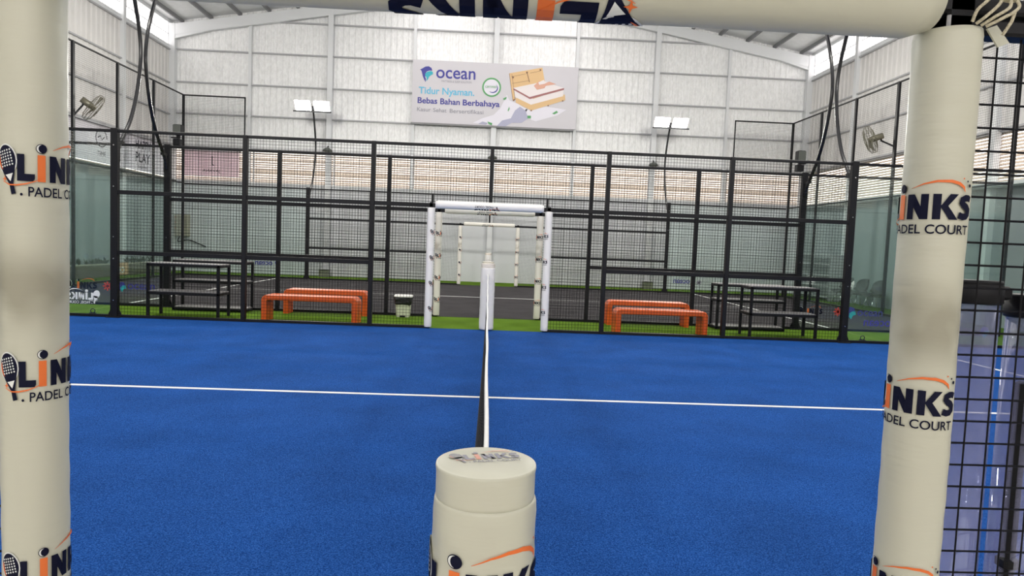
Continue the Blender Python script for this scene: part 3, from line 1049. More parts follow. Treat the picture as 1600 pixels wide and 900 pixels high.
# ================================================================== NET POST PADS AND NETS
def netpost_pad(y, r, z1, label, near=False):
    t = thing('net_post_pad', label, 'net post pad', (0, y, 0))

    def wob(a, z):
        w = 0.0012 * math.sin(2 * a + z * 12) + 0.0008 * math.sin(5 * a + z * 31) + 0.0008 * math.sin(z * 60 + 2 * math.sin(a * 2))
        if z > z1 - 0.005:
            w += 0.002 * math.sin(9 * a)
        return w
    zs = z1 - 0.072
    body = [(r * 0.9, 0.01), (r * 1.04, 0.03)]
    for i in range(1, 30):
        body.append((r * (1.04 - 0.015 * (i / 30) ** 3), 0.03 + (zs - 0.03) * i / 30))
    body += [(r * 1.015, zs - 0.006), (r * 1.002, zs + 0.001), (r * 0.9, zs + 0.001)]
    MB().lathe(body, 0, y, 64, wob=wob).build('pad_cover', 'padplain' if near else 'padwhite', t)
    top = [(r * 0.93, zs - 0.004), (r * 0.985, zs - 0.002)]
    for i in range(1, 8):
        top.append((r * 0.99, zs + (z1 - zs - 0.01) * i / 8))
    top += [(r * 0.995, z1 - 0.006), (r * 0.985, z1 - 0.001), (r * 0.95, z1 - 0.0015), (r * 0.90, z1 + 0.001), (r * 0.6, z1 + 0.004), (0.001, z1 + 0.004)]
    MB().lathe(top, 0, y, 64, wob=lambda a, z: (0.0012 * math.sin(2 * a + z * 12) if z < z1 - 0.008 else 0)).build(
        'top_cap', 'padplain' if near else 'padcap', t)
    return t


npad = netpost_pad(Y1N, 0.110, 0.962, 'fat white padded net post with a flat round top, bottom centre, nearest the camera', True)
# loose folds and the printed mark on its front
cyl_print('logo_print', links_print(), 0.0, Y1N, 0.722, 0.1160, 0.085, 0.9, -30, npad, 0.12, 0.0005)
tp = links_print('greyp', 'fadeorange', 'padplain', simple=False)
ca, sa = math.cos(math.radians(13)), math.sin(math.radians(13))
put_print('top_logo_print', tp, lambda u, v, lay: (
    -0.002 + ((u - 1.4) * ca - (v - 0.4) * sa * 1.2) * 0.034, Y1N + 0.018 + ((u - 1.4) * sa + (v - 0.4) * ca) * 0.034,
    0.962 + 0.0052 + lay * 0.0003), npad, None, 'faded grey mark')
netpost_pad(Y1F, 0.113, 1.10, 'white padded net post standing in the gate at the far edge of the blue court')
netpost_pad(Y2N, 0.108, 1.08, 'padded net post on the near edge of the charcoal court, hidden but for its top')
netpost_pad(Y2F, 0.108, 1.10, 'distant padded net post at the farthest gate, showing above the other net post pads')


def net(y0, y1, label):
    t = thing('court_net', label, 'net', (0, (y0 + y1) / 2, 0))
    L = y1 - y0
    zt = lambda y: 0.925 - 0.04 * 4 * ((y - y0) / L) * (1 - (y - y0) / L)
    n = 40
    vs = []; fs = []
    for i in range(n + 1):
        y = y0 + L * i / n
        z = zt(y)
        wx = 0.0015 * math.sin(i * 0.9)
        for dx, dz in ((-0.006, -0.055), (-0.0065, -0.006), (-0.004, 0.0), (0.004, 0.0), (0.0065, -0.006), (0.006, -0.055)):
            vs.append((dx + wx, y, z + dz))
    for i in range(n):
        for k in range(6):
            k2 = (k + 1) % 6
            fs.append((i * 6 + k, i * 6 + k2, (i + 1) * 6 + k2, (i + 1) * 6 + k))
    MB().add(vs, fs).build('net_tape', 'line', t)
    mb = MB()
    ny = int(L / 0.045)
    # the net hangs a little slack and swings out at the bottom towards the posts
    lean = lambda y, f: -0.004 - 0.075 * (1 - f) * max(0.0, 1 - (y - y0) / L) ** 1.2
    for i in range(ny + 1):
        y = y0 + L * i / ny
        b, c = lean(y, 0), lean(y, 1)
        h = 0.0015
        zz = zt(y) - 0.05
        mb.add([(b - h, y - h, 0.02), (b + h, y - h, 0.02), (b + h, y + h, 0.02), (b - h, y + h, 0.02), (c - h, y - h, zz), (c + h, y - h, zz), (c + h, y + h, zz), (c - h, y + h, zz)],
               [(0, 1, 5, 4), (1, 2, 6, 5), (2, 3, 7, 6), (3, 0, 4, 7)])
    for k in range(19):
        f = k / 18.5
        vs = []
        m_ = 20
        for i in range(m_ + 1):
            y = y0 + L * i / m_
            z = 0.02 + (zt(y) - 0.07) * f
            c = lean(y, f)
            vs += [(c - 0.002, y, z - 0.0015), (c + 0.002, y, z - 0.0015), (c + 0.002, y, z + 0.0015), (c - 0.002, y, z + 0.0015)]
        fs = []
        for i in range(m_):
            for q in range(4):
                q2 = (q + 1) % 4
                fs.append((i * 4 + q, i * 4 + q2, i * 4 + 4 + q2, i * 4 + 4 + q))
        mb.add(vs, fs)
    mb.build('net_mesh', 'wire', t)
    return t


net(Y1N + 0.10, Y1F - 0.10, 'black net with white top tape across the blue court, seen end on')
net(Y2N + 0.10, Y2F - 0.10, 'net with white tape across the charcoal court, mostly hidden behind the gate')

# ================================================================== FLOODLIGHT POLES
def light_pole(x, y, s, label, bow=1.0, ext=0.75):
    """s = +1: bows outwards to +y, then back over the court; the twin floods look towards -s*y"""
    t = thing('floodlight_pole', label, 'floodlight', (x, y, 2.6))
    prof = [(0.05, 2.55), (0.12, 2.75), (0.30, 2.98), (0.50, 3.25), (0.70, 3.70), (0.82, 4.2), (0.83, 4.5), (0.77, 4.8), (0.66, 5.1), (0.52, 5.42), (0.40, 5.62), (0.33, 5.72)]
    prof = [(d - (0.30 * ext if i == 11 else 0), z + (ext if i == 11 else 0)) for i, (d, z) in enumerate(prof)]
    pts = smooth_path([(x, y + s * d * bow, z) for d, z in prof], 5)
    MB().tube(pts, 0.031, 12).build('bent_tube', 'poleblack', t)
    a, b = sorted((y + s * 0.03, y + s * 0.22))
    MB().box(x - 0.03, x + 0.03, a, b, 2.80, 2.84).box(x - 0.05, x + 0.05, min(y, y + s * .06), max(y, y + s * .06), 2.5, 2.85).build('bracket', 'black', t)
    cy, cz = y + s * (0.30 - 0.3 * ext), 5.74 + ext
    MB().box(x - 0.62, x + 0.62, cy - 0.02, cy + 0.02, cz - 0.22, cz - 0.18).build('cross_bar', 'black', t)
    tilt = math.radians(38)
    for sx in (-1, 1):
        hx = x + sx * 0.31
        # housing: a shallow ribbed box, lens on the face looking down at the court
        nrm = Vector((0, -s * math.cos(tilt), -math.sin(tilt)))
        upv = Vector((0, -s * math.sin(tilt), math.cos(tilt)))
        c = Vector((hx, cy, cz))
        def P(a, b, d):
            return c + Vector((a, 0, 0)) + upv * b + nrm * d
        mb = MB()
        w, h = 0.27, 0.19
        vs = [P(-w, -h, 0.02), P(w, -h, 0.02), P(w, h, 0.02), P(-w, h, 0.02), P(-w * .8, -h * .8, -0.06), P(w * .8, -h * .8, -0.06), P(w * .8, h * .8, -0.06), P(-w * .8, h * .8, -0.06)]
        mb.add(vs, [(0, 1, 2, 3), (7, 6, 5, 4), (0, 4, 5, 1), (1, 5, 6, 2), (2, 6, 7, 3), (3, 7, 4, 0)])
        for k in range(7):
            f = -0.75 + k * 0.25
            q = [P(w * f - 0.005, -h * .7, -0.06), P(w * f + 0.005, -h * .7, -0.06), P(w * f + 0.005, h * .7, -0.06), P(w * f - 0.005, h * .7, -0.06),
                 P(w * f - 0.005, -h * .7, -0.10), P(w * f + 0.005, -h * .7, -0.10), P(w * f + 0.005, h * .7, -0.10), P(w * f - 0.005, h * .7, -0.10)]
            mb.add(q, [(7, 6, 5, 4), (0, 4, 5, 1), (1, 5, 6, 2), (2, 6, 7, 3), (3, 7, 4, 0)])
        hd = mb.build('lamp_housing', 'girt', t)
        # lens faces along nrm
        vs = [P(-w * .9, -h * .88, 0.024), P(w * .9, -h * .88, 0.024), P(w * .9, h * .88, 0.024), P(-w * .9, h * .88, 0.024)]
        # orientation so that the normal is +nrm
        e1 = vs[1] - vs[0]; e2 = vs[2] - vs[1]
        order = (0, 1, 2, 3) if e1.cross(e2).dot(nrm) > 0 else (3, 2, 1, 0)
        lens = MB().add(vs, [order]).build('lamp_lens', 'lens', hd)
        lens.location = (0, 0, 0)
    return t


for x, sd in ((-6, 'left'), (6, 'right')):
    light_pole(x, Y1F, 1, 'bent floodlight pole on the %s post of the far blue court fence, bowing backwards' % sd, 0.94)
    light_pole(x, Y2N, -1, 'black bent floodlight pole rising from the %s post of the fence behind the benches' % sd)
    light_pole(x, Y2F, 1, 'distant pole with two glowing floodlights against the back wall, %s of the banner' % sd, 1.0, 0.0)
    light_pole(x, Y1N, -1, 'bent floodlight pole on the near fence, %s of the camera' % sd)


# ================================================================== BENCHES, RACKS, BIN
def bench(x0, x1, y0, d, h, label, rz=0.0):
    cx = (x0 + x1) / 2
    t = thing('bench', label, 'bench', (cx, y0 + d / 2, 0), 'orange benches on the green strip')
    th = 0.088
    L = (x1 - x0) / 2
    ro, ri = 0.10, 0.025
    out = [(-L, 0.0)] + [(-L + ro - ro * math.cos(a), h - ro + ro * math.sin(a)) for a in [PI / 2 * i / 8 for i in range(9)]]
    out += [(L - ro + ro * math.sin(a), h - ro + ro * math.cos(a)) for a in [PI / 2 * i / 8 for i in range(9)]] + [(L, 0.0)]
    inn = [(-L + th, 0.0)] + [(-L + th + ri - ri * math.cos(a), h - th - ri + ri * math.sin(a)) for a in [PI / 2 * i / 8 for i in range(9)]]
    inn += [(L - th - ri + ri * math.sin(a), h - th - ri + ri * math.cos(a)) for a in [PI / 2 * i / 8 for i in range(9)]] + [(L - th, 0.0)]
    n = len(out)
    c = 0.012
    ys = [(-d / 2, c), (-d / 2 + c, 0), (d / 2 - c, 0), (d / 2, c)]
    vs = []
    cxm = lambda p, q, k: (p[0] + (q[0] - p[0]) * k / th, p[1] + (q[1] - p[1]) * k / th)
    for yy, k in ys:
        for i in range(n):
            p = cxm(out[i], inn[i], k); vs.append((p[0], yy, p[1]))
        for i in range(n):
            p = cxm(inn[i], out[i], k); vs.append((p[0], yy, p[1]))
    fs = []
    N = 2 * n
    for r_ in range(3):
        o0, o1 = r_ * N, (r_ + 1) * N
        for i in range(n - 1):
            fs.append((o0 + i, o0 + i + 1, o1 + i + 1, o1 + i))
            fs.append((o0 + n + i + 1, o0 + n + i, o1 + n + i, o1 + n + i + 1))
        fs.append((o0, o1, o1 + n, o0 + n)); fs.append((o0 + n - 1, o0 + 2 * n - 1, o1 + 2 * n - 1, o1 + n - 1))
    for i in range(n - 1):
        fs.append((i, n + i, n + i + 1, i + 1))
        o = 3 * N
        fs.append((o + i, o + i + 1, o + n + i + 1, o + n + i))
    # split into seat and two legs: faces by their position
    cut = L - th - 0.001
    groups = {'seat': [], 'leg_a': [], 'leg_b': []}
    for f in fs:
        mx = sum(vs[i][0] for i in f) / len(f); mz = sum(vs[i][2] for i in f) / len(f)
        if mz < h - ro and mx < -L + th + 0.03:
            groups['leg_a'].append(f)
        elif mz < h - ro and mx > L - th - 0.03:
            groups['leg_b'].append(f)
        else:
            groups['seat'].append(f)
    for g, nm in (('seat', 'seat'), ('leg_a', 'leg'), ('leg_b', 'leg')):
        used = sorted({i for f in groups[g] for i in f})
        mp = {o: k for k, o in enumerate(used)}
        mb = MB().add([vs[i] for i in used], [tuple(mp[i] for i in f) for f in groups[g]], 0, False)
        mb.build(nm, 'orange', t, loc=(0, 0, 0))
    t.rotation_euler = (0, 0, rz)
    return t


bench(-3.74, -2.15, 10.20, 0.36, 0.435, 'orange waterfall bench, left pair, front one nearer the blue court', -0.03)
bench(-3.72, -2.20, 11.36, 0.34, 0.455, 'orange waterfall bench, left pair, rear one against the second fence')
bench(2.17, 3.75, 10.15, 0.36, 0.42, 'orange waterfall bench, right pair, front one nearer the blue court', 0.03)
bench(2.25, 3.80, 11.38, 0.34, 0.455, 'orange waterfall bench, right pair, rear one against the second fence')


def rack(x0, x1, y0, y1, h, shelves, label):
    t = thing('rack', label, 'rack', ((x0 + x1) / 2, (y0 + y1) / 2, 0), 'black metal racks on the green strip')
    w = 0.045
    for x in (x0, x1 - w):
        for y in (y0, y1 - w):
            MB().cbox(x, x + w, y, y + w, 0, h - 0.0).build('leg', 'black', t)
    def frame(z, nm, board=True):
        mb = MB()
        mb.cbox(x0, x1, y0, y0 + w, z - w, z).cbox(x0, x1, y1 - w, y1, z - w, z)
        mb.cbox(x0, x0 + w, y0, y1, z - w, z).cbox(x1 - w, x1, y0, y1, z - w, z)
        f = mb.build(nm, 'black', t)
        return MB().box(x0 + 0.01, x1 - 0.01, y0 + 0.008, y1 - 0.008, z, z + 0.012)
    frame(h, 'top_frame').build('top_board', 'rackboard', t)
    for z in shelves:
        frame(z, 'shelf_frame').build('shelf_board', 'rackboard', t)
    return t


rack(-5.62, -4.43, 10.22, 10.72, 0.885, (0.42,), 'black two-tier metal rack, left pair, front one close to the blue court')
rack(-5.68, -4.36, 11.28, 11.68, 0.91, (0.55, 0.06), 'black three-tier metal rack, left pair, rear one against the second fence')
rack(4.49, 5.68, 10.24, 10.74, 0.87, (0.42,), 'black two-tier metal rack, right pair, front one close to the blue court')
rack(4.27, 5.58, 11.28, 11.68, 0.845, (0.56, 0.06), 'black three-tier metal rack, right pair, rear one against the second fence')

t = thing('rubbish_bin', 'pale rubbish bin with a black bag over its rim between bench and gate', 'bin', (-1.55, 11.52, 0))
mb = MB()
def rsq(w, d, z, cx=-1.55, cy=11.52, c=0.03):
    return [(cx - w + c, cy - d, z), (cx + w - c, cy - d, z), (cx + w, cy - d + c, z), (cx + w, cy + d - c, z), (cx + w - c, cy + d, z), (cx - w + c, cy + d, z), (cx - w, cy + d - c, z), (cx - w, cy - d + c, z)]
def loft(mb, rings, mi=0):
    vs = [p for r in rings for p in r]
    n = len(rings[0])
    fs = [tuple(reversed(range(n))), tuple(range((len(rings) - 1) * n, len(rings) * n))]
    for k in range(len(rings) - 1):
        for i in range(n):
            j = (i + 1) % n
            fs.append((k * n + i, k * n + j, k * n + n + j, k * n + n + i))
    mb.add(vs, fs, mi)
    return mb
loft(mb, [rsq(0.115, 0.10, 0.0), rsq(0.12, 0.105, 0.02), rsq(0.145, 0.125, 0.40)]).build('bin_body', 'binbody', t)
mb = MB()
random.seed(3)
rings = []
for z, w in ((0.235, 0.128), (0.25, 0.150), (0.29, 0.158), (0.34, 0.160), (0.375, 0.162)):
    rings.append([(p[0] + random.uniform(-.006, .006), p[1] + random.uniform(-.006, .006), p[2] + (random.uniform(-.03, .015) if z < 0.26 else 0)) for p in rsq(w, w * 0.86, z)])
loft(mb, rings).build('bin_bag', 'binbag', t)
loft(MB(), [rsq(0.165, 0.142, 0.375), rsq(0.168, 0.145, 0.395), rsq(0.150, 0.128, 0.415)]).build('lid_rim', 'padwhite', t)
MB().box(-1.60, -1.50, 11.405, 11.418, 0.0, 0.035).build('pedal', 'black', t)

# ================================================================== BALL TUBES on the near fence
def ball_tube(x, y, r, ztop, label, pole):
    t = thing('ball_tube', label, 'ball tube', (x, y, 0), 'clear ball tubes on the near fence')
    n = 32
    prof_o = [(r, 0.0), (r, ztop - 0.02)]
    mb = MB()
    vs = []; fs = []
    for rr in (r, r - 0.003):
        for z in (0.0, ztop - 0.02):
            for k in range(n):
                a = 2 * PI * k / n
                vs.append((x + rr * math.cos(a), y + rr * math.sin(a), z))
    for k in range(n):
        k2 = (k + 1) % n
        fs.append((k, k2, n + k2, n + k)); fs.append((2 * n + k2, 2 * n + k, 3 * n + k, 3 * n + k2))
        fs.append((n + k, n + k2, 3 * n + k2, 3 * n + k))
    mb.add(vs, fs, 0, True).build('clear_tube', 'acrylic', t)
    MB().lathe([(r + 0.004, ztop - 0.055), (r + 0.006, ztop - 0.05), (r + 0.006, ztop - 0.012), (r + 0.002, ztop - 0.008), (r + 0.004, ztop - 0.006), (r + 0.002, ztop), (0.01, ztop)], x, y, 32).build('black_cap', 'black', t)
    MB().cbox(x + r - 0.01, x + r + 0.03, y - 0.02, y + 0.02, ztop - 0.045, ztop - 0.012).build('clamp', 'black', t)
    if pole:
        MB().cbox(pole - 0.013, pole + 0.013, y - 0.04, y - 0.01, 0, 1.16).cbox(pole - 0.02, pole + 0.02, y - 0.045, y - 0.005, 0.70, 0.73).build('mounting_pole', 'black', t)
    return t


ball_tube(1.150, 0.46, 0.056, 1.395, 'clear upright tube with black cap behind the near mesh, beside the right gate pad', 1.272)
ball_tube(1.302, 0.46, 0.054, 1.365, 'clear upright tube cut by the right picture edge, behind the near mesh', None)

# ================================================================== ADVERTISING BANNER on the back wall
BX0, BX1, BZ0, BZ1 = -2.90, 2.95, 5.60, 7.78
t = thing('advertising_banner', 'wide pale banner with a bed and blue lettering hung on the back wall', 'banner', (0, YB - 0.3, BZ0))
yb = YB - 0.28
MB().box(BX0, BX1, yb, yb + 0.02, BZ0, BZ1).build('banner_sheet', 'banner', t)
MB().box(BX0 - 0.02, BX1 - 0.1, yb - 0.01, yb + 0.06, BZ0 - 0.06, BZ0 - 0.005).build('banner_batten', 'purlin', t)


def BP(px, py):
    """crop pixel (1600 wide) of the banner to local metres"""
    u = (px - 35) / 1520.0
    top = 38 + 67 * u
    hgt = 562 - 12 * u
    return (BX0 + u * (BX1 - BX0), BZ1 - (py - top) / hgt * (BZ1 - BZ0))


def BPs(l):
    return [BP(*q) for q in l]


def bprint(name, pr, lay0=0):
    return put_print(name, pr, lambda u, v, lay: (u, yb - 0.003 - (lay + lay0) * 0.003, v), t)


pr = Print()
cloth = [(600, 605), (680, 560), (780, 530), (850, 450), (915, 330), (960, 400), (1060, 440), (1250, 470), (1440, 480), (1380, 530), (1180, 585), (1060, 560), (930, 610), (850, 632)]
pr.poly('bannerwhite', BPs([(600, 603), (690, 560), (790, 530), (850, 470), (905, 350), (930, 400), (1010, 430), (1100, 480), (1060, 560), (930, 600), (850, 628)]), 0)
pr.poly('bannerwhite', BPs([(1080, 480), (1250, 450), (1460, 480), (1380, 530), (1180, 585), (1100, 560)]), 0)
pr.poly('bannerlilac', BPs([(820, 632), (870, 580), (950, 560), (985, 490), (1030, 455), (1085, 490), (1110, 560), (1050, 600), (960, 600), (900, 634)]), 1)
pr.poly('bannerlilac', BPs([(650, 612), (690, 590), (740, 605), (720, 620)]), 1)
bprint('printed_cloth', pr)
pr = Print()
for pts in ([(735, 590), (780, 605), (775, 625), (745, 612)], [(870, 385), (905, 368), (900, 390), (880, 398)], [(918, 490), (930, 455), (935, 475), (925, 500)],
            [(1100, 535), (1135, 535), (1135, 560), (1105, 560)], [(1330, 515), (1370, 490), (1385, 505), (1350, 522)]):
    pr.poly('leaf', BPs(pts), 3)
bprint('printed_leaves', pr)
pr = Print()
pr.poly('wood', BPs([(918, 160), (1222, 108), (1250, 235), (955, 290)]), 0)
pr.poly('wooddark', BPs([(918, 160), (945, 168), (985, 395), (960, 400)]), 1)
pr.poly('wood', BPs([(922, 160), (940, 158), (980, 385), (962, 395)]), 2)
pr.poly('wood', BPs([(985, 380), (1440, 345), (1447, 395), (1135, 490), (990, 420)]), 0)
pr.poly('bedwhite', BPs([(965, 300), (1150, 385), (1430, 295), (1425, 360), (1130, 438), (970, 365)]), 1)
pr.poly('bedwhite', BPs([(960, 290), (1250, 230), (1430, 290), (1115, 370)]), 2)
pr.poly('bedred', BPs([(960, 290), (1115, 370), (1430, 288), (1430, 305), (1118, 388), (962, 305)]), 3)
pr.poly('beddeco', BPs([(1150, 270), (1200, 225), (1250, 250), (1290, 232), (1355, 255), (1260, 270), (1250, 290), (1180, 305)]), 4)
pr.poly('bedwhite', BPs([(1190, 240), (1240, 218), (1255, 250), (1200, 262)]), 5)
pr.poly('wooddark', BPs([(1078, 150), (1084, 149), (1112, 238), (1106, 239)]), 3)
for a, b in ((955, 197), (1082, 153), (1205, 130)):
    q = BP(a, b); pr.ell('wooddark', q[0], q[1], 0.035, 0.035, 0, 4, 12)
for a, b in ((1135, 490), (1290, 445), (1422, 402), (970, 400)):
    q = BP(a, b); pr.ell('wooddark', q[0], q[1], 0.03, 0.025, 0, 2, 8)
for l in ([(940, 190), (1070, 165)], [(950, 250), (1100, 225)], [(1110, 158), (1200, 140)]):
    pr.stroke('wooddark', BPs(l), 0.010, 3)
bprint('printed_bed', pr, 2)
pr = Print()
# two leaping dolphins
pr.poly('oceanblue', BPs([(100, 130), (125, 118), (150, 103), (180, 100), (205, 115), (215, 140), (190, 138), (165, 145), (152, 165), (150, 195), (158, 215), (155, 243), (140, 215), (128, 190), (120, 160), (115, 140)]), 0)
pr.poly('teal', BPs([(150, 165), (170, 148), (200, 142), (218, 150), (222, 172), (205, 178), (185, 195), (178, 215), (158, 235), (165, 210), (160, 195), (150, 190)]), 1)
bprint('dolphin_mark', pr)
pr = Print()


def btext(m, body, px, py, pw, bold, caph=None):
    x, z = BP(px, py)
    x2, z2 = BP(px + pw, py)
    pr.text(m, body, x, z, width=x2 - x, bold=bold, cap=caph)


def slope_text(name, m, body, px, py, px2, bold, cap, lay=1):
    """text on the banner, baseline starting at crop pixel"""
    p = Print()
    x, z = BP(px, py)
    x2, _ = BP(px2, py)
    p.text(m, body, x, z, width=x2 - x, cap=cap, bold=bold)
    return bprint(name, p, lay)


pxm = (BX1 - BX0) / 1520
slope_text('brand_lettering', 'oceanblue', 'ocean', 250, 202, 610, 0.012, 115 * pxm * 0.98)
slope_text('small_lettering', 'greyp', 'MATTRESS & SLEEP SOLUTION', 302, 240, 575, 0.0, 18 * pxm)
slope_text('headline_lettering', 'sky', 'Tidur Nyaman.', 95, 342, 605, 0.020, 60 * pxm)
for w_, a_, b_ in (('Bebas', 88, 268), ('Bahan', 295, 475), ('Berbahaya', 502, 842)):
    slope_text('slogan_word', 'oceanblue', w_, a_, 428 + (a_ - 88) * 0.044, b_, 0.022, 52 * pxm)
for w_, a_, b_ in (('Kasur', 85, 210), ('Sehat', 233, 355), ('Bersertifikasi', 385, 695)):
    slope_text('small_word', 'greyp', w_, a_, 501 + (a_ - 85) * 0.044, b_, 0.004, 36 * pxm)
pr = Print()
q = BP(762, 285)
R0 = 85 * pxm
pr.stroke('leaf', [(q[0] + R0 * 0.94 * math.cos(a), q[1] + R0 * 0.94 * math.sin(a)) for a in [2 * PI * i / 40 for i in range(41)]], R0 * 0.17, 1)
pr.ell('bannerwhite', q[0], q[1], R0 * 0.88, R0 * 0.88, 0, 0)
pr.stroke('oceanblue', [(q[0] + R0 * (0.1 + 0.55 * math.cos(a)), q[1] + R0 * (-0.05 + 0.5 * math.sin(a))) for a in [math.radians(-130 + 18 * i) for i in range(11)]], [0.004, .02, .03, .035, .04, .04, .035, .03, .02, .012, .004], 2)
pr.text('leaf', 'CERTIFIED', q[0] - R0 * 0.7, q[1] - 0.02, width=R0 * 1.25, cap=0.07, bold=0.01, lay=3)
bprint('round_seal', pr)

# other banners: mauve one in the back-left corner of the louvres, silver one on the left wall
t2 = thing('banner', 'mauve banner over the slatted window at the left end of the back wall', 'banner', (-9.9, YB - 0.12, 3.3))
MB().box(-10.95, -8.95, YB - 0.13, YB - 0.115, 3.42, 4.30).build('banner_sheet', 'mauve', t2)
MB().box(-10.97, -8.93, YB - 0.13, YB + 0.02, 4.30, 4.34).build('top_batten', 'girt', t2)
pr = Print()
pr.text('navy', 'J', -9.98, 3.86, cap=0.26, bold=0.0)
pr.text('navy', 'JAVANA', -10.2, 3.55, width=0.62, cap=0.10)
flat_print('banner_print', pr, -19.8, YB - 0.131, 0, 1, t2, mirror=True)
t2 = thing('banner', 'long silver banner with a round mark over the left wall slats', 'banner', (XL + 0.16, 19, 3.3))
MB().box(XL + 0.15, XL + 0.165, 14.2, 23.1, 3.30, 4.36).build('banner_sheet', 'silver', t2)
MB().box(XL + 0.10, XL + 0.24, 14.2, 23.2, 4.36, 4.45).build('top_batten', 'girt', t2)
pr = Print()
pr.stroke('navy', arc(0, 0, 0.28, 0.25, 0, 330, 20), 0.035, 0)
pr.stroke('navy', [(-0.18, 0.0), (-0.05, 0.06), (0.02, -0.05), (0.16, 0.05)], 0.03, 0)
pr.text('navy', 'TIME', -0.2, -0.50, width=0.42, cap=0.12)
put_print('round_mark', pr, lambda u, v, lay: (XL + 0.168 + lay * 0.001, 19.0 + u, 4.0 + v), t2)
pr = Print()
pr.text('navy', 'HAPPY', 0, 0.25, width=0.95, cap=0.26, bold=0.01)
pr.text('navy', 'PLAY', 0.0, -0.18, width=0.9, cap=0.3, bold=0.01)
pr.text('navy', 'together', 0.15, -0.36, width=0.6, cap=0.1)
put_print('banner_lettering', pr, lambda u, v, lay: (XL + 0.168 + lay * 0.001, 20.9 + u, 3.75 + v), t2)

# ================================================================== STICKERS ON THE GLASS
def sticker(pr, x, y, z, cap, label, mirror=False, name='glass_sticker'):
    o = flat_print(name, pr, x, y - 0.007, z, cap, None, mirror, None)
    return tag(o, label, 'sticker')


def word(m, body, bold=0.012):
    p = Print(); p.text(m, body, 0, 0, width=None, cap=1, bold=bold); return p


def dolphin():
    p = Print()
    p.poly('oceanblue', [(-0.6, 0.8), (0, 1.3), (0.6, 1.1), (0.8, 0.5), (0.2, 0.5), (-0.1, 0.1), (-0.1, -0.4), (-0.4, 0.1)])
    p.poly('teal', [(-0.1, 0.3), (0.3, 0.6), (0.8, 0.6), (0.9, 0.1), (0.5, 0.0), (0.2, -0.6), (-0.1, -0.3)], 1)
    return p


def asterisk(m='redp'):
    p = Print()
    for k in range(4):
        a = PI * k / 4
        p.stroke(m, [(-0.5 * math.cos(a), -0.5 * math.sin(a)), (0.5 * math.cos(a), 0.5 * math.sin(a))], 0.16, k * 0)
    return p


sticker(links_print('whitep', 'whitep', 'whitep', simple=True), -6.34, Y1F, 0.27, 0.115, 'mirrored white racket mark on the far court glass by the left pad', True)
sticker(word('oceanblue', 'ocean', 0.01), 6.80, Y1F, 0.30, 0.14, 'mirrored blue word on the far court glass beside the right pad', True)
sticker(links_print(simple=True), -7.74, Y2N, 0.29, 0.125, 'coloured racket mark on the second fence glass at left')
sticker(asterisk(), -7.09, Y2N, 0.35, 0.17, 'red star mark on the second fence glass at left')
sticker(dolphin(), -6.84, Y2N, 0.31, 0.10, 'turquoise dolphin mark on the second fence glass at left')
sticker(word('oceanblue', 'ocean', 0.01), -6.72, Y2N, 0.31, 0.15, 'blue word beside the dolphin mark on the second fence glass at left')
sticker(links_print(simple=True, dot=False, sub=False), 6.14, Y2N, 0.31, 0.105, 'coloured racket mark on the second fence glass at right')
sticker(asterisk(), 6.83, Y2N, 0.37, 0.17, 'red star mark on the second fence glass at right')
sticker(dolphin(), 7.07, Y2N, 0.31, 0.13, 'turquoise dolphin mark on the second fence glass at right')
sticker(word('oceanblue', 'ocean', 0.01), 7.22, Y2N, 0.31, 0.15, 'blue word beside the dolphin mark on the second fence glass at right')
sticker(word('oceanblue', 'ocean', 0.02), -7.12, Y2F, 0.42, 0.17, 'small mirrored blue word on the farthest glass at left', True)
sticker(dolphin(), -6.98, Y2F, 0.44, 0.11, 'tiny dolphin mark on the farthest glass at left')
sticker(word('oceanblue', 'ocean', 0.02), 6.85, Y2F, 0.34, 0.17, 'small mirrored blue word on the farthest glass at right', True)
sticker(asterisk('greyp'), 7.16, Y2F, 0.37, 0.2, 'tiny grey cross mark on the farthest glass at right')
sticker(dolphin(), 8.42, Y1F, 0.22, 0.11, 'turquoise dolphin mark on the far glass, seen past the clear tube')
for y_, z_, dm, lb in ((17.2, 0.62, 1, 'white racket mark on the right end glass of the charcoal court, nearer one'), (19.4, 0.62, 1, 'white racket mark on the right end glass of the charcoal court, farther one')):
    o = put_print('glass_sticker', links_print('whitep', 'whitep', 'whitep', simple=True), lambda u, v, lay: (10.06 - 0.009 - lay * 0.0005, y_ + u * 0.13, z_ + v * 0.13))
    tag(o, lb, 'sticker')

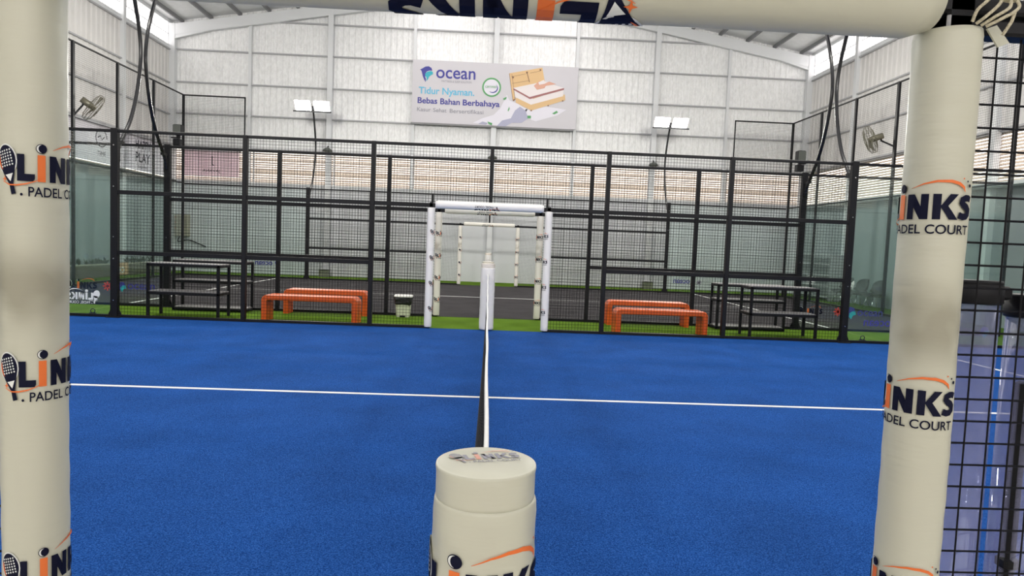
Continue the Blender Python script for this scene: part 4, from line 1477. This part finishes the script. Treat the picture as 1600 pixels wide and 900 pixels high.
# ================================================================== FANS, SPEAKERS, WALL BITS
def fan(c, aim, label, bracket):
    t = thing('wall_fan', label, 'fan', c)
    c = Vector(c); n = Vector(aim).normalized()
    e1 = n.cross(Vector((0, 0, 1))).normalized(); e2 = n.cross(e1)
    R_ = 0.36
    def ring(r, d, n_=28):
        return [c + n * d + (e1 * math.cos(a) + e2 * math.sin(a)) * r for a in [2 * PI * i / n_ for i in range(n_ + 1)]]
    mb = MB()
    for r, d in ((R_, 0.0), (R_ * 0.98, 0.06), (R_ * 0.75, 0.11), (R_ * 0.45, 0.13), (0.08, 0.135), (R_ * 0.98, -0.05), (R_ * 0.7, -0.09), (0.12, -0.10)):
        mb.tube(ring(r, d), 0.006, 5, cap=False)
    for i in range(28):
        a = 2 * PI * i / 28
        u = e1 * math.cos(a) + e2 * math.sin(a)
        mb.tube([c + n * 0.135 + u * 0.06, c + n * 0.11 + u * R_ * .75, c + n * 0.06 + u * R_ * .98, c + u * R_, c - n * 0.05 + u * R_ * .98, c - n * 0.09 + u * R_ * .7, c - n * 0.10 + u * 0.12], 0.0032, 4, cap=False)
    mb.build('cage', 'fan', t)
    mb = MB()
    for i in range(3):
        a = 2 * PI * i / 3 + 0.4
        vs = []
        for k in range(6):
            f = k / 5
            aa = a + 0.35 * f
            u = e1 * math.cos(aa) + e2 * math.sin(aa)
            w = e1 * -math.sin(aa) + e2 * math.cos(aa)
            rr = 0.05 + 0.27 * f
            wd = 0.05 + 0.09 * f
            vs.append(c + u * rr - w * wd + n * 0.035 * (0.4 + f)); vs.append(c + u * rr + w * wd - n * 0.02 * (0.4 + f))
        mb.add(vs, [(2 * k, 2 * k + 2, 2 * k + 3, 2 * k + 1) for k in range(5)])
    mb.build('blades', 'fan', t)
    MB().tube([c + n * 0.05, c - n * 0.10, c - n * 0.30], [0.06, 0.085, 0.075], 14).build('motor', 'fan', t)
    b = Vector(bracket)
    MB().tube([c - n * 0.26, c - n * 0.26 + Vector((0, 0, -0.12)), b], 0.022, 8).build('arm', 'black', t)
    return t


fan((-9.93, 16.3, 4.40), (0.70, 0.50, -0.58), 'dark wall fan tilted down from the left end fence', (-10.04, 15.70, 4.1))
fan((9.80, 16.35, 4.50), (-0.85, 0.36, -0.35), 'caged wall fan tilted down from the right end fence', (10.04, 15.70, 4.25))


def speaker(c, s, label):
    t = thing('speaker', label, 'speaker', c)
    x, y, z = c
    MB().cbox(x - 0.13, x + 0.13, y - 0.12, y + 0.12, z, z + 0.32, 0.02).build('cabinet', 'black', t)
    MB().cbox(x - 0.115, x + 0.115, y - 0.128, y - 0.118, z + 0.015, z + 0.305, 0.004).build('grille', 'grate', t)
    MB().box(x - 0.05, x + 0.05, y - 0.03, y + 0.05, z - 0.10, z + 0.01).cbox(min(x, s * 10.07), max(x, s * 10.07), y - 0.02, y + 0.02, z - 0.10, z - 0.06).build('wall_bracket', 'black', t)
    MB().cbox(x - 0.13, x + 0.10, y - 0.11, y + 0.10, z - 0.34, z - 0.12, 0.02).build('lower_cabinet', 'black', t)
    return t


speaker((-9.85, 20.75, 4.42), -1, 'black speaker pair hung high in the back left corner')
speaker((9.88, 20.5, 4.45), 1, 'black speaker pair hung high in the back right corner')

for x, sd in ((-5.80, 'left'), (0.02, 'middle'), (5.80, 'right')):
    t = thing('wall_lamp', 'small dark dome lamp on the %s white column of the back wall' % sd, 'lamp', (x, YB - 0.36, 4.45))
    MB().lathe([(0.17, 4.43), (0.172, 4.445), (0.14, 4.50), (0.07, 4.545), (0.02, 4.56)], x, YB - 0.36, 20).build('dome_shade', 'grate', t)
    MB().tube([(x, YB - 0.36, 4.55), (x, YB - 0.30, 4.62), (x, YB - 0.21, 4.62)], 0.015, 8).build('arm', 'black', t)
for x, sd in ((-5.80, 'left'), (5.80, 'right')):
    t = thing('floor_box', 'small olive box on the turf at the foot of the %s white column' % sd, 'box', (x, YB - 0.45, 0))
    MB().cbox(x - 0.17, x + 0.17, YB - 0.56, YB - 0.26, 0, 0.26, 0.012).build('box_body', 'olive', t)
    MB().cbox(x - 0.18, x + 0.18, YB - 0.57, YB - 0.25, 0.26, 0.29, 0.008).build('box_lid', 'girt', t)

t = thing('electrical_cabinet', 'beige electrical cabinet with red lights low in the back left corner', 'cabinet', (-10.95, YB - 0.1, 1.24))
MB().cbox(-11.15, -10.68, YB - 0.22, YB - 0.01, 1.24, 2.02, 0.012).build('cabinet_body', 'beige', t)
MB().cbox(-11.12, -10.71, YB - 0.235, YB - 0.218, 1.27, 1.99, 0.006).build('cabinet_door', 'beige', t)
for z in (1.90, 1.72, 1.52):
    MB().lathe([(0.022, 0), (0.022, 0.012), (0.012, 0.018)], 0, 0, 12).build('indicator_light', 'redp', t, loc=(-11.1 + 10.95, -0.14, z - 1.24))
MB().tube(smooth_path([(-11.0, YB - 0.12, 1.24), (-11.05, YB - 0.14, 1.05), (-10.7, YB - 0.12, 1.12), (-10.3, YB - 0.10, 0.98), (-10.1, YB - 0.08, 0.9)], 6), 0.02, 8).build('cable', 'black', t)

# planters and boards along the left wall
def planter(y0, y1, h, label, seed):
    rnd = random.Random(seed)
    x0, x1 = XL + 0.05, XL + 0.28
    t = thing('planter', label, 'planter', ((x0 + x1) / 2, (y0 + y1) / 2, 0), 'planters along the left wall')
    mb = MB().cbox(x0, x1, y0, y1, 0, h, 0.01)
    for k in range(4):
        mb.cbox(x1, x1 + 0.012, y0 + 0.02, y1 - 0.02, 0.03 + k * h / 4.2, 0.03 + (k + 0.85) * h / 4.2, 0.003)
    mb.build('trough', 'planter', t)
    MB().cbox(x0 - 0.01, x1 + 0.03, y0 - 0.01, y1 + 0.01, h, h + 0.025, 0.004).build('rim', 'beige', t)
    mb = MB()
    for k in range(int((y1 - y0) * 9)):
        cx = rnd.uniform(x0 + 0.06, x1 - 0.06); cy = rnd.uniform(y0 + 0.1, y1 - 0.1)
        for q in range(9):
            a = rnd.uniform(0, 2 * PI); el = rnd.uniform(0.5, 1.4)
            L = rnd.uniform(0.10, 0.26); w = rnd.uniform(0.015, 0.035)
            d = Vector((math.cos(a) * math.cos(el), math.sin(a) * math.cos(el), math.sin(el)))
            s_ = Vector((-math.sin(a), math.cos(a), 0))
            p = Vector((cx, cy, h + 0.02))
            mb.add([p, p + d * L * .5 + s_ * w, p + d * L - Vector((0, 0, 0.02)), p + d * L * .5 - s_ * w], [(0, 1, 2, 3)])
    mb.build('leaves', 'plant', t)
    return t


planter(13.6, 16.9, 0.37, 'brown timber planter with leafy plants by the left wall, nearer one', 1)
planter(17.05, 19.3, 0.36, 'brown timber planter with leafy plants by the left wall, middle one', 2)
planter(20.2, 22.4, 0.35, 'brown timber planter with leafy plants by the left wall, farther one', 3)
t = thing('sign_board', 'small board with orange top and white letters between the left planters', 'sign', (XL + 0.32, 19.75, 0))
MB().cbox(XL + 0.30, XL + 0.34, 19.35, 20.15, 0.03, 0.40, 0.006).build('board', 'tan', t)
MB().box(XL + 0.24, XL + 0.30, 19.40, 19.44, 0, 0.38).box(XL + 0.24, XL + 0.30, 20.06, 20.10, 0, 0.38).build('stand', 'black', t)
pr = Print()
pr.text('whitep', 'NO', -0.2, 0.16, width=0.42, cap=0.17, bold=0.03)
put_print('board_lettering', pr, lambda u, v, lay: (XL + 0.342, 19.70 + u, -0.06 + v), t)

# shell chairs beyond the right end glass
def chair(x, y, label):
    t = thing('lounge_chair', label, 'chair', (x, y, 0), 'dark shell chairs by the right wall')
    # scooped shell: back curving into the seat, facing -x
    nu, nv = 12, 14
    vs = []
    for off in (0, 0.025):
        for i in range(nv + 1):
            f = i / nv
            if f < 0.45:
                g = f / 0.45
                cxx, cz = x - 0.26 + 0.44 * g, 0.43 - 0.04 * g
            else:
                g = (f - 0.45) / 0.55
                cxx, cz = x + 0.18 + 0.12 * math.sin(g * 1.4), 0.40 + 0.55 * g
            hw = 0.29 * (1 - 0.25 * max(0, (f - 0.75) / 0.25) ** 2)
            for j in range(nu + 1):
                u = -1 + 2 * j / nu
                sw = abs(u) ** 2.2
                px = cxx - (0.16 * sw if f > 0.45 else 0) + off * (1 if f > 0.45 else 0)
                pz = cz + (0.14 * sw * (1 - abs(f - 0.45)) if f < 0.6 else 0.03 * sw) - off * (1 if f <= 0.45 else 0) - (0.10 * abs(u) ** 4 if f > 0.9 else 0)
                vs.append((px, y + u * hw, pz))
    N = (nu + 1) * (nv + 1)
    fs = []
    for i in range(nv):
        for j in range(nu):
            a = i * (nu + 1) + j
            fs.append((a, a + 1, a + nu + 2, a + nu + 1))
            fs.append((N + a + 1, N + a, N + a + nu + 1, N + a + nu + 2))
    MB().add(vs, fs, 0, True).build('shell_seat', 'chair', t)
    for sx in (-1, 1):
        for sy in (-1, 1):
            MB().tube([(x + 0.02 + sx * 0.14, y + sy * 0.14, 0.40), (x + 0.02 + sx * 0.24, y + sy * 0.24, 0.0)], 0.014, 8).build('leg', 'chrome', t)
    return t


for yy, wh in ((17.55, 'nearest of the three'), (18.4, 'between the other two'), (19.25, 'farthest of the three')):
    c_ = chair(10.9, yy, 'dark shell chair by the right wall, ' + wh)
    c_.scale = (0.9, 1.0, 0.86)
# shelf unit beyond the right end glass
t = thing('shelf_unit', 'open grey shelf unit seen through glass low by the right wall', 'shelf', (11.1, 21.2, 0))
for y in (20.15, 22.4):
    MB().cbox(10.9, 11.35, y - 0.02, y + 0.02, 0, 1.5).build('side_panel', 'girt', t)
for z in (0.1, 0.45, 0.8, 1.15, 1.46):
    MB().cbox(10.9, 11.35, 20.15, 22.4, z, z + 0.03).build('shelf', 'girt', t)
# ledge under the slats of the side walls
for X, s_ in ((XL, 1), (XR, -1)):
    a, b = sorted((X, X + s_ * 0.35))
    struct('trim_%d' % tn, MB().box(a, b, YO, YB - 0.3, LZ0 - 0.10, LZ0 - 0.02), 'grate' if s_ > 0 else 'steel'); tn += 1
